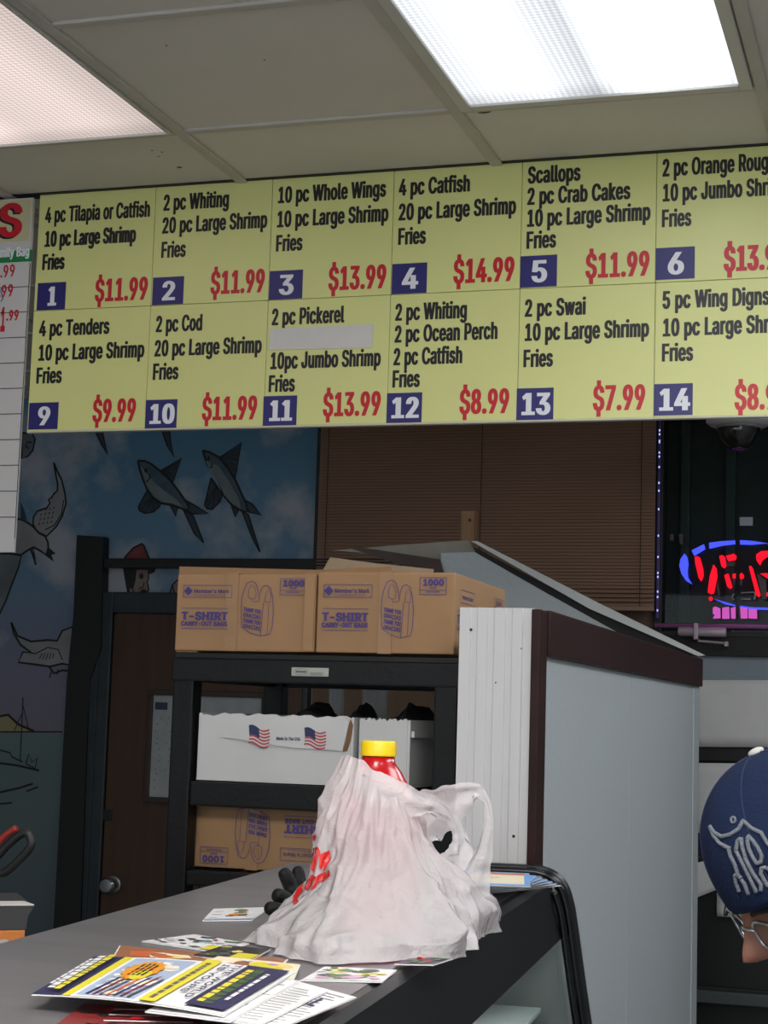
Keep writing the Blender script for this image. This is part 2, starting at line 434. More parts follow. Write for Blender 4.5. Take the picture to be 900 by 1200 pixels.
bm = bmesh.new(); box(bm, XW0 - .02, 3.0, YB, YB + .1, 1.75, ZW0 - .09); box(bm, XW1 + .03, 3.0, YB, YB + .1, ZW0 - .09, CEIL); box(bm, XW0 - .02, XW1 + .03, YB, YB + .1, ZW1 + .03, CEIL); box(bm, .7, 3.0, YB, YB + .1, 0, 1.75)
structure('wall_back_right', bm, mat('blue_grey_wall', (128, 140, 150), .8, var=.06, scale=3))

# mural painting: shapes painted on the wall ------------------------------------
MM = [mat('paint_ink', (22, 24, 28), .7), mat('paint_gull', (140, 140, 144), .7, var=.18, scale=9), mat('paint_fish', (66, 88, 100), .7, var=.35, scale=14),
      mat('paint_fin', (48, 62, 74), .7, var=.25, scale=30), mat('paint_belly', (112, 126, 130), .7, var=.2, scale=16), mat('paint_red', (122, 52, 56), .7, var=.2, scale=12),
      mat('paint_skin', (128, 112, 104), .7, var=.2, scale=14), mat('paint_rock', (104, 112, 118), .7, var=.25, scale=6), mat('paint_sand', (138, 128, 96), .7)]
def wm(px, py): p = at_y(px, py, YB); return (p.x, p.z)
wall_fn = lambda u, v: (Vector((u, YB, v)), Vector((0, -1, 0)))
def paint(name, items):
    d = Decal()
    for kind, pts, *a in items:
        q = [wm(*p) for p in pts]
        if kind == 'f': d.poly(q, a[0])
        elif kind == 'o': d.poly(q, a[0]); d.stroke(q + [q[0]], a[1] if len(a) > 1 else .007, 0)
        else: d.stroke(q, a[0] if a else .007, 0)
    return d.build(name, MM, wall_fn, wall_back, base=.0015, step=.0002)
def z2(lst, ox, oy, s): return [(ox + x / s, oy + y / s) for x, y in lst]
A = lambda l: z2(l, 140, 500, 5.0)
def fish(body, lower, fin_up, fin_lo, tail1, tail2, anal, eye, gill):
    it = [('o', A(fin_up), 3), ('o', A(fin_lo), 3), ('o', A(tail1), 3), ('o', A(tail2), 3), ('o', A(anal), 3), ('o', A(body), 2, .009), ('f', A(lower), 4)]
    for k in range(1, 6):
        f_ = fin_up; it.append(('s', A([f_[0], tuple(f_[1][i] * k / 6 + f_[2][i] * (1 - k / 6) for i in (0, 1))]), .003))
    n = len(fin_lo)
    for k in range(1, n - 1): it.append(('s', A([((fin_lo[0][0] + fin_lo[-1][0]) / 2, (fin_lo[0][1] + fin_lo[-1][1]) / 2), fin_lo[k]]), .003))
    ex, ey = eye
    it.append(('f', A([(ex + 9 * math.cos(t), ey + 13 * math.sin(t)) for t in [i * .5236 for i in range(12)]]), 0))
    it.append(('s', A(gill), .006)); return it
paint('painted_flying_fish', fish(
    [(110, 200), (150, 202), (190, 220), (240, 260), (300, 315), (350, 380), (385, 430), (410, 470), (400, 490), (370, 482), (310, 460), (245, 450), (200, 420), (165, 370), (140, 310), (120, 250)],
    [(125, 230), (160, 345), (205, 410), (250, 440), (310, 450), (370, 472), (340, 430), (270, 380), (200, 320)],
    [(245, 258), (365, 185), (315, 322)], [(165, 372), (112, 470), (118, 492), (150, 508), (200, 500), (235, 470), (245, 450)],
    [(388, 432), (430, 455), (525, 512), (430, 512), (395, 490)], [(375, 485), (435, 525), (495, 682), (440, 625)], [(300, 460), (345, 475), (332, 525)], (158, 258), [(180, 280), (182, 300), (170, 318), (160, 325)]))
paint('painted_flying_fish', fish(
    [(490, 140), (530, 150), (585, 180), (635, 240), (685, 320), (720, 400), (740, 440), (755, 500), (720, 495), (660, 460), (610, 400), (590, 330), (545, 260), (515, 220)],
    [(505, 200), (540, 270), (585, 330), (615, 400), (665, 455), (715, 485), (700, 420), (650, 330), (580, 230)],
    [(585, 185), (715, 92), (680, 300)], [(538, 300), (500, 460), (515, 482), (545, 485), (590, 440), (605, 400)],
    [(725, 425), (780, 455), (832, 520), (760, 500)], [(720, 495), (755, 515), (825, 735), (780, 650)], [(658, 465), (700, 492), (682, 530)], (525, 188), [(545, 215), (545, 235), (535, 245)]))
paint('painted_fish_tail', [('o', A([(250, 20), (295, 20), (300, 90), (320, 180), (280, 110)]), 3)])
G = lambda l: z2(l, 0, 500, 5.4545)
paint('painted_fish_tail', [('o', G([(610, 30), (655, 30), (672, 110), (692, 182), (650, 115)]), 3)])
paint('painted_gull', [
    ('o', G([(345, 230), (365, 280), (395, 340), (415, 420), (424, 490), (400, 570), (360, 640), (300, 700), (235, 670), (212, 620), (215, 580), (240, 540), (300, 520), (320, 490), (312, 465), (330, 455), (345, 430), (368, 410), (370, 370), (355, 290)]), 1, .008),
    ('o', G([(130, 590), (180, 615), (215, 640), (250, 680), (290, 700), (308, 740), (310, 775), (295, 820), (262, 795), (215, 770), (180, 790), (135, 820), (60, 810), (40, 700), (80, 600)]), 1, .009),
    ('f', G([(310, 770), (358, 812), (330, 820), (346, 866), (290, 822), (300, 790)]), 0), ('s', G([(195, 775), (215, 830), (232, 885)]), .009), ('s', G([(210, 770), (228, 850)]), .006),
    ('s', G([(290, 660), (350, 630), (395, 560), (410, 470)]), .005), ('f', G([(134, 480), (160, 540), (178, 615), (135, 590)]), 3)]
    + [('s', G([(250 + 26 * i + 6 * j, 630 - 30 * j - 4 * i), (258 + 26 * i + 6 * j, 615 - 30 * j - 4 * i)]), .004) for i in range(4) for j in range(4)])
paint('painted_cloud_curl', [('o', G([(140, 40), (205, 40), (225, 80), (212, 150), (180, 190), (140, 205)]), 7, .008), ('s', G([(205, 100), (175, 100), (165, 125), (185, 140)]), .006)])
paint('painted_rock', [('o', G([(-20, 812), (60, 812), (138, 825), (120, 900), (80, 1000), (40, 1110), (0, 1195), (-20, 1200)]), 7, .008)])
Bq = lambda l: z2(l, 0, 700, 4.0909)
paint('painted_gull', [('o', Bq([(55, 120), (85, 185), (150, 212), (230, 205), (275, 208), (300, 160), (345, 142), (370, 200), (360, 330), (300, 318), (240, 332), (170, 322), (90, 312), (110, 262), (150, 265), (100, 228), (68, 175)]), 1, .009),
    ('s', Bq([(120, 262), (170, 270), (230, 240), (280, 250), (300, 300)]), .005), ('s', Bq([(235, 330), (260, 365), (300, 350), (330, 352)]), .009), ('s', Bq([(250, 345), (240, 385)]), .006), ('s', Bq([(280, 345), (275, 370)]), .006)]
    + [('s', Bq([(205 + 14 * k, 268), (190 + 16 * k, 300 - 3 * abs(k - 2))]), .004) for k in range(5)])
paint('painted_shoreline', [('f', Bq([(0, 570), (40, 565), (80, 610), (150, 640), (0, 645)]), 8), ('s', Bq([(0, 570), (40, 563), (90, 610), (165, 642)]), .010), ('s', Bq([(0, 645), (300, 645)]), .006),
    ('s', Bq([(112, 480), (98, 780)]), .005), ('s', Bq([(112, 520), (140, 640)]), .004), ('s', Bq([(105, 560), (70, 640)]), .004), ('s', Bq([(0, 732), (50, 745), (60, 765), (110, 790)]), .006), ('s', Bq([(0, 795), (80, 805), (190, 830)]), .009),
    ('s', Bq([(125, 800), (140, 750), (155, 790), (180, 770), (170, 820), (130, 800)]), .006), ('s', Bq([(0, 935), (90, 915), (160, 893)]), .009), ('s', Bq([(130, 930), (185, 908)]), .007), ('s', Bq([(0, 990), (60, 985)]), .007)])
D9 = lambda l: z2(l, 130, 620, 9.0)
paint('painted_fisherman', [('o', D9([(270, 420), (395, 410), (400, 520), (385, 560), (402, 630), (385, 700), (375, 790), (180, 800), (185, 700), (160, 560), (200, 450)]), 6, .006),
    ('f', D9([(130, 420), (275, 410), (262, 540), (235, 640), (205, 620), (185, 740), (160, 600)]), 0), ('o', D9([(130, 400), (150, 300), (240, 200), (330, 155), (350, 175), (400, 300), (470, 410), (455, 450), (405, 470), (400, 420), (270, 418), (140, 425)]), 5, .009),
    ('f', D9([(400, 400), (475, 400), (462, 440), (405, 472)]), 0), ('f', D9([(315, 650), (350, 630), (388, 660), (380, 715), (350, 690), (310, 700)]), 0), ('f', D9([(300, 480), (335, 465), (348, 500), (335, 530), (305, 520)]), 0),
    ('s', D9([(235, 640), (250, 720), (300, 790)]), .006), ('s', D9([(355, 560), (345, 610), (300, 630)]), .005)])
paint('painted_hand', [('o', D9([(540, 790), (570, 740), (620, 690), (650, 590), (700, 540), (760, 560), (760, 800)]), 6, .007), ('s', D9([(650, 580), (660, 640), (690, 700)]), .006), ('s', D9([(615, 690), (640, 760)]), .006)])

# door ------------------------------------------------------------------------
M_teal = mat('dark_teal_paint', (34, 45, 50), .5, var=.3, scale=7, bump=.2, bscale=30)
M_wood = mat('brown_door', (66, 40, 18), .5, var=.25, scale=5, stretch=(5, 1, .5))
M_chrome = mat('knob_metal', (170, 172, 175), .25, metal=1)
bm = bmesh.new()
DX0, DX1, DZ = -3.20, -2.36, 1.985
box(bm, DX0 - .145, DX0, YB - .05, YB - .002, 0, DZ + .085, .006); box(bm, DX1, DX1 + .022, YB - .05, YB - .002, 0, DZ + .085, .004)
box(bm, DX0, DX1, YB - .05, YB - .002, DZ, DZ + .085, .006)
box(bm, DX0 - .06, DX0 - .05, YB - .056, YB - .05, 0, DZ, .002); box(bm, DX0 - .10, DX0 - .085, YB - .058, YB - .05, 0, DZ, .002)
door = bm_obj('door_1', bm, M_teal); door['kind'] = 'structure'
bm = bmesh.new(); box(bm, DX0 + .004, DX1 - .004, YB - .04, YB - .004, .01, DZ - .004, .003); bm_obj('door_leaf', bm, M_wood, door)
k = at_y(125, 1038, YB - .1)
bm = bmesh.new()
fk = frame_of((k.x, YB - .04, k.z), (1, 0, 0), (0, 0, 1), (0, -1, 0))
lathe(bm, [(0, 0), (.034, 0), (.034, .006), (.016, .01), (.014, .03), (.026, .038), (.034, .05), (.034, .062), (.026, .072), (0, .075)], (0, 0, 0), 28)
for v in bm.verts: v.co = fk @ v.co
shade_auto(bm_obj('door_knob', bm, M_chrome, door))
bm = bmesh.new(); d_ = at_y(125, 955, YB - .04); box(bm, d_.x - .04, d_.x + .025, YB - .047, YB - .04, d_.z - .022, d_.z + .022, .003); bm_obj('lock_plate', bm, M_dark, door)

# black post and beam beside the door
bm = bmesh.new()
t = empty('post_and_beam', (-3.42, YB - .1, 0)); tag(t, 'black painted post and crossbeam framing the wooden door on the mural', 'post')
PT = [(90, 627), (121, 629), (118, 760), (104, 800), (97, 1090), (62, 1095), (78, 800), (86, 720)]
pts = [at_y(x, y, YB - .06) for x, y in PT]
pts = [Vector((p.x, YB - .06, 0 if y > 1080 else p.z)) for p, (x, y) in zip(pts, PT)]
prism(bm, pts, Vector((0, .055, 0))); bm_obj('post', bm, M_dark, t)
bm = bmesh.new(); a = at_y(121, 654, YB - .06); b = at_y(380, 666, YB - .06)
box(bm, a.x, -1.9, YB - .055, YB - .005, b.z - .0, a.z, .004); bm_obj('crossbeam', bm, M_dark, t)

# framed notice on the door
t = empty('framed_notice', (-2.76, YB - .05, 1.22)); tag(t, 'grey notice sheet in a dark wooden frame hung on the brown door', 'notice')
bm = bmesh.new(); x0, x1, z0, z1 = -3.02, -2.505, 1.225, 1.675; yy0, yy1 = YB - .06, YB - .042
for q in ((x0, x1, z1 - .022, z1), (x0, x1, z0, z0 + .022), (x0, x0 + .022, z0 + .022, z1 - .022), (x1 - .022, x1, z0 + .022, z1 - .022)): box(bm, q[0], q[1], yy0, yy1, q[2], q[3], .003)
bm_obj('frame', bm, mat('dark_frame_wood', (50, 34, 24), .5, var=.2), t)
bm = bmesh.new(); box(bm, x0 + .02, x1 - .02, YB - .05, YB - .043, z0 + .02, z1 - .02)
M_sheet = mat('aged_sheet', (150, 156, 158), .6, var=.12, scale=12)
bm_obj('sheet', bm, M_sheet, t)
d = Decal(); d.rect(.03, .36, .085, .39, 0)
for i in range(9):
    for j in range(12): d.ell(.05 + i * .047 + random.uniform(-.012, .012), .05 + j * .025 + random.uniform(-.006, .006), .004, .0025, 1, 6)
d.build('notice_print', [mat('notice_blue', (40, 48, 70), .6), mat('notice_speck', (96, 100, 104), .6)], plane_fn((x0, YB - .05, z0 + .01), (1, 0, 0), (0, 0, 1)), t)

# blind -------------------------------------------------------------------------
M_slat = mat('brown_slat', (142, 112, 94), .55, var=.06, scale=2)
BX0, BX1, BZ0, BZ1 = -2.318, -.978, 2.02, 2.80
t = empty('window_blind', ((BX0 + BX1) / 2, YB - .06, BZ0)); tag(t, 'closed brown horizontal slat blind behind the menu board', 'blind')
bm = bmesh.new(); z = BZ0 + .02; n = 0
while z < BZ1 - .03:
    tilt = .0045 if z > 2.10 else .0065
    P = [(BX0, YB - .052 - tilt, z - .0075), (BX1, YB - .052 - tilt, z - .0075), (BX1, YB - .052 + tilt, z + .0075), (BX0, YB - .052 + tilt, z + .0075)]
    prism(bm, P, Vector((0, -.0008, .0006)))
    z += .0125 if z > 2.10 else .0165
bm_obj('slats', bm, M_slat, t)
bm = bmesh.new(); box(bm, BX0, BX1, YB - .065, YB - .042, BZ0 - .004, BZ0 + .012, .003); bm_obj('bottom_rail', bm, M_slat, t)
bm = bmesh.new(); box(bm, BX0, BX1, YB - .08, YB - .03, BZ1 - .03, BZ1 + .01, .004); bm_obj('headrail', bm, M_slat, t)
M_cord = mat('blind_cord', (70, 54, 45), .8)
for x in (-2.28, -1.65, -1.03):
    bm = bmesh.new(); tube(bm, [(x, YB - .063, BZ0 + .01), (x, YB - .063, BZ1 - .02)], .0016, 6); bm_obj('ladder_cord', bm, M_cord, t)
bm = bmesh.new(); box(bm, XM - .006, XM + .014, YB - .03, YB + .001, 2.0, CEIL, .002); structure('trim_3', bm, M_dark)

# dark shop window, neon sign ----------------------------------------------------
bm = bmesh.new()
box(bm, XW0 - .02, XW0 + .012, YB - .02, YB + .08, ZW0 - .02, ZW1 + .03, .004); box(bm, XW1, XW1 + .03, YB - .02, YB + .08, ZW0 - .02, ZW1 + .03, .004)
box(bm, XW0 + .012, XW1, YB - .02, YB + .08, ZW1, ZW1 + .03, .004); box(bm, XW0 + .012, XW1, YB - .02, YB + .08, ZW0 - .02, ZW0, .004)
win = bm_obj('window_1', bm, M_dark); win['kind'] = 'structure'
gm = bpy.data.materials.new('window_glass'); gm.use_nodes = True; nt = gm.node_tree; nt.nodes.clear()
o_ = nt.nodes.new('ShaderNodeOutputMaterial'); mx = nt.nodes.new('ShaderNodeMixShader'); tr = nt.nodes.new('ShaderNodeBsdfTransparent'); gl = nt.nodes.new('ShaderNodeBsdfGlossy'); gl.inputs['Roughness'].default_value = .03
tr.inputs[0].default_value = (.82, .9, .88, 1); mx.inputs[0].default_value = .01; nt.links.new(tr.outputs[0], mx.inputs[1]); nt.links.new(gl.outputs[0], mx.inputs[2]); nt.links.new(mx.outputs[0], o_.inputs[0])
M_glass = gm
bm = bmesh.new(); box(bm, XW0 + .01, XW1, YB + .02, YB + .026, ZW0, ZW1); bm_obj('window_pane', bm, M_glass, win)
# dark upright bars outside the glass, on a sheet added to block outside light
t = empty('blackout_shutter', (-.2, YB + .12, ZW0 - .1)); tag(t, 'black upright bars on an added light-blocking sheet outside the dark window', 'shutter')
bm = bmesh.new(); box(bm, XW0 - .1, XW1 + .1, YB + .13, YB + .14, ZW0 - .1, ZW1 + .1); bm_obj('light_block_sheet', bm, M_black, t)
M_barm = mat('shutter_bar', (26, 32, 34), .5)
for i in range(9):
    x = XW0 + .06 + i * .17
    bm = bmesh.new(); box(bm, x, x + .035, YB + .105, YB + .13, ZW0 - .1, ZW1 + .1, .004); bm_obj('bar', bm, M_barm, t)
# light strip along the window edge
t = empty('led_strip', (XW0 - .012, YB - .03, 2.02)); tag(t, 'thin strip of tiny bluish lights along the window edge beside the blind', 'light strip')
bm = bmesh.new(); box(bm, XW0 - .008, XW0 + .004, YB - .036, YB - .02, 1.99, 2.76, .002); bm_obj('strip', bm, mat('strip_purple', (70, 48, 110), .4), t)  # purple glow of the lights is put into the strip's colour
M_led = emission('led_white', (170, 188, 255), .8)
for zz in [2.70, 2.685, 2.66, 2.655, 2.615, 2.60, 2.56, 2.50, 2.47, 2.40, 2.3, 2.22, 2.16, 2.145, 2.09, 2.07, 2.02]:
    bm = bmesh.new(); box(bm, XW0 - .004, XW0 + .001, YB - .038, YB - .035, zz - .004, zz + .004, .0008, seg=1); bm_obj('bulb', bm, M_led, t)
# neon sign
M_blue = emission('neon_blue', (64, 78, 255), 1.0); M_red = emission('neon_red', (255, 20, 40), 1.0); M_pink = emission('neon_pink', (205, 92, 190), .62)
M_off = mat('unlit_tube', (60, 52, 56), .4); M_grey = mat('grey_clip', (120, 124, 126), .4)
YN = YB - .03
N7 = lambda l: [at_y(780 + x / 7.5, 610 + y / 7.5, YN) for x, y in l]
nn = empty('neon_sign', N7([(420, 720)])[0]); tag(nn, 'lit neon sign with blue oval outline and red letters in the dark window', 'sign')
def neon(name, m, polys, th=.014):
    for pl in polys:
        bm = bmesh.new(); prism(bm, N7(pl), Vector((0, th, 0))); bm_obj(name, bm, m, nn)
neon('blue_tube', M_blue, [[(165, 290), (188, 320), (198, 380), (190, 440), (195, 500), (232, 560), (180, 530), (140, 470), (120, 400), (130, 340)],
    [(228, 262), (335, 208), (345, 250), (250, 308)], [(382, 195), (480, 182), (608, 175), (610, 205), (500, 218), (384, 245)], [(652, 172), (760, 178), (885, 198), (760, 210), (655, 208)],
    [(885, 198), (1000, 225), (1110, 290), (1090, 310), (985, 250)], [(1130, 330), (1165, 420), (1120, 540), (1105, 520), (1130, 420)],
    [(425, 688), (520, 715), (612, 742), (608, 752), (520, 735)], [(655, 748), (760, 762), (895, 765), (895, 785), (760, 780), (655, 762)], [(895, 765), (1000, 740), (1090, 690), (1095, 705), (1000, 762), (895, 785)]])
neon('red_tube', M_red, [[(255, 320), (275, 312), (300, 325), (328, 430), (330, 490), (310, 532), (290, 500), (262, 380)], [(420, 385), (445, 420), (452, 490), (430, 600), (420, 640), (395, 645), (372, 632), (375, 580), (390, 480)],
    [(472, 310), (500, 303), (520, 320), (532, 400), (510, 418), (490, 400)], [(530, 310), (600, 292), (622, 310), (612, 345), (550, 355)], [(515, 480), (550, 466), (585, 585), (562, 598), (542, 580)], [(590, 470), (615, 466), (612, 505), (590, 508)],
    [(650, 475), (668, 458), (688, 480), (680, 508), (655, 512)], [(732, 405), (748, 396), (765, 420), (832, 655), (815, 672), (795, 650)], [(795, 300), (840, 268), (900, 266), (960, 290), (985, 340), (960, 360), (925, 320), (890, 318), (850, 345), (828, 392), (800, 350)],
    [(830, 466), (890, 462), (960, 480), (1000, 540), (990, 600), (950, 650), (890, 665), (880, 640), (930, 610), (950, 560), (930, 520), (890, 505)], [(378, 680), (395, 666), (412, 682), (405, 702), (385, 704)]])
neon('unlit_tube', M_off, [[(538, 362), (608, 366), (606, 396), (540, 400)], [(460, 540), (480, 650), (465, 660), (450, 590)], [(592, 515), (612, 515), (605, 575)], [(652, 520), (675, 518), (668, 570), (655, 575)], [(800, 460), (880, 520), (890, 690), (850, 690)]])
neon('pink_pane', M_pink, [[(415, 765), (440, 755), (478, 772), (480, 858), (415, 860), (432, 830), (415, 820)], [(498, 765), (555, 758), (560, 862), (496, 862)], [(572, 770), (612, 758), (612, 862), (576, 860)], [(655, 760), (718, 768), (718, 860), (660, 860)], [(728, 775), (800, 778), (802, 862), (728, 858)]])
neon('clip', M_grey, [[(590, 640), (608, 645), (608, 650), (594, 652), (588, 680), (608, 690), (608, 697), (590, 695), (580, 670)], [(660, 630), (780, 624), (796, 650), (785, 692), (770, 692), (782, 650), (770, 634), (660, 640)], [(660, 685), (740, 682), (748, 697), (660, 692)]])
for q in ([(40, 120), (70, 120), (68, 178), (36, 168)], [(115, 115), (155, 118), (150, 210), (125, 200)]): neon('unlit_tube', M_off, [q])
# small sticker on the glass
bm = bmesh.new(); p = at_y(874.5, 611, YB + .018); box(bm, p.x - .024, p.x + .024, YB + .016, YB + .0195, p.z - .016, p.z + .016, .001)
tag(bm_obj('window_sticker', bm, mat('sticker_grey', (150, 154, 156), .5)), 'small pale grey sticker on the dark glass above the neon sign', 'sticker')
# lintel, arm, and rail and door closer with purple light in their colour
bm = bmesh.new(); box(bm, XW0 - .02, .70, YB - .018, YB + .09, 1.855, ZW0 - .018, .003); structure('trim_4', bm, M_black)
bm = bmesh.new(); a = at_y(770, 733, YB - .03); tube(bm, [(XW0 - .01, YB - .034, a.z), (.66, YB - .034, a.z)], .0085, 12)
tag(bm_obj('window_rail', bm, mat('rail_metal', (176, 112, 168), .35, metal=.25), smooth=True), 'thin metal rail with pink glow in its colour below the neon sign', 'rail')
t = empty('door_closer', at_y(822, 742, YB - .05)); tag(t, 'grey tubular door closer with an arm below the neon sign', 'door closer')
M_alu = mat('closer_metal', (176, 160, 172), .35, metal=.25, var=.15)
a = at_y(795, 740, YB - .05); b = at_y(851, 741, YB - .05)
bm = bmesh.new(); tube(bm, [a, a + (b - a) * .03, a + (b - a) * .97, b], .018, 18, rfun=lambda q: .0155 if q in (0, 1) else .018); shade_auto(bm_obj('cylinder', bm, M_alu, t))
bm = bmesh.new(); p = at_y(816, 740, YB - .05); box(bm, p.x - .008, p.x + .008, YB - .072, YB - .018, p.z - .03, p.z + .03, .003); bm_obj('bracket', bm, M_alu, t)
bm = bmesh.new(); p = at_y(818, 751, YB - .06); q = at_y(851, 754, YB - .06); tube(bm, [p, p + (q - p) * .12, q], .0045, 8); box(bm, q.x - .006, q.x + .006, YB - .068, YB - .018, q.z - .011, q.z + .007, .002); bm_obj('arm', bm, M_alu, t)

# dark door under the lintel, with sheets of paper taped on it
bm = bmesh.new(); DXa, DXb = XW0 - .02, .70
box(bm, DXa, DXa + .07, YB + .0, YB + .06, 0, 1.75, .004); box(bm, DXb - .07, DXb, YB, YB + .06, 0, 1.75, .004)
for z0, z1 in ((0, .25), (.62, .66), (1.08, 1.12), (1.47, 1.52), (1.735, 1.75)): box(bm, DXa + .07, DXb - .07, YB, YB + .06, z0, z1, .004)
d2 = bm_obj('door_2', bm, M_black); d2['kind'] = 'structure'
bm = bmesh.new(); box(bm, DXa + .07, DXb - .07, YB + .03, YB + .04, .2, 1.74); bm_obj('door_panel', bm, mat('dark_panel', (16, 18, 20), .4), d2)
M_paper = mat('white_sheet', (200, 200, 200), .8, var=.06, scale=6, bump=.15, bscale=9)
def sheet(pix, label, y):
    pts = [at_y(x_, y_, y) for x_, y_ in pix]; bm = bmesh.new(); n = 6
    g = [[bm.verts.new(pts[0].lerp(pts[1], i / n).lerp(pts[3].lerp(pts[2], i / n), j / n) + Vector((0, .004 * math.sin(i * 1.9 + j * 1.3), 0))) for i in range(n + 1)] for j in range(n + 1)]
    for j in range(n):
        for i in range(n): bm.faces.new([g[j][i], g[j][i + 1], g[j + 1][i + 1], g[j + 1][i]])
    r = bmesh.ops.extrude_face_region(bm, geom=list(bm.faces)); bmesh.ops.translate(bm, verts=[v for v in r['geom'] if isinstance(v, bmesh.types.BMVert)], vec=(0, .0015, 0))
    tag(bm_obj('paper_sheet', bm, M_paper, smooth=True), label, 'paper', 'paper sheets on the dark door')
sheet([(805, 797), (925, 797), (925, 876), (805, 875)], 'wide white paper sheet on the dark door, topmost of the sheets', YB - .012)
sheet([(805, 894), (925, 895), (925, 976), (805, 976)], 'white paper sheet on the dark door, left of the cap and under the topmost sheet', YB - .012)
sheet([(800, 1015), (862, 1000), (872, 1030), (806, 1056)], 'tilted white paper sheet on the dark door, left of the cap', YB - .012)
sheet([(840, 1046), (900, 1046), (900, 1076), (840, 1074)], 'small white paper on the dark door just left of the eyeglasses', YB - .016)
bm = bmesh.new(); p = at_y(860, 1170, YB - .01); box(bm, DXa + .02, DXb, YB - .03, YB - .001, p.z - .02, p.z + .022, .003); tag(bm_obj('door_push_bar', bm, mat('push_bar', (62, 70, 70), .4)), 'dark grey push bar low on the black door', 'push bar')

# security dome camera
p = at_y(866, 498, 6.0)
t = empty('dome_camera', p); tag(t, 'white security dome camera with smoked bubble hanging under the menu', 'security camera')
Y0 = 6.0
bm = bmesh.new(); lathe(bm, [(0, .05), (.10, .05), (.112, .03), (.112, .008), (.10, -.002), (.078, -.006), (0, -.006)], p, 36); shade_auto(bm_obj('base', bm, mat('camera_white', (190, 192, 192), .4), t))
bm = bmesh.new(); lathe(bm, [(.075 * math.cos(a_), -.006 - .085 * math.sin(a_)) for a_ in [i * math.pi / 24 for i in range(13)]], p, 32); bm_obj('dome', bm, mat('smoked_dome', (24, 26, 28), .08, spec=.8), t, smooth=True)
bm = bmesh.new(); lathe(bm, [(.078, -.004), (.081, -.010), (.078, -.016), (.073, -.01)], p, 32); bm_obj('dome_ring', bm, mat('ring_grey', (120, 122, 124), .4), t, smooth=True)
bm = bmesh.new(); lathe(bm, [(0, .05), (.02, .05), (.02, CEIL - p.z), (0, CEIL - p.z)], p, 16); bm_obj('drop_rod', bm, mat('camera_rod', (190, 192, 192), .4), t, smooth=True)

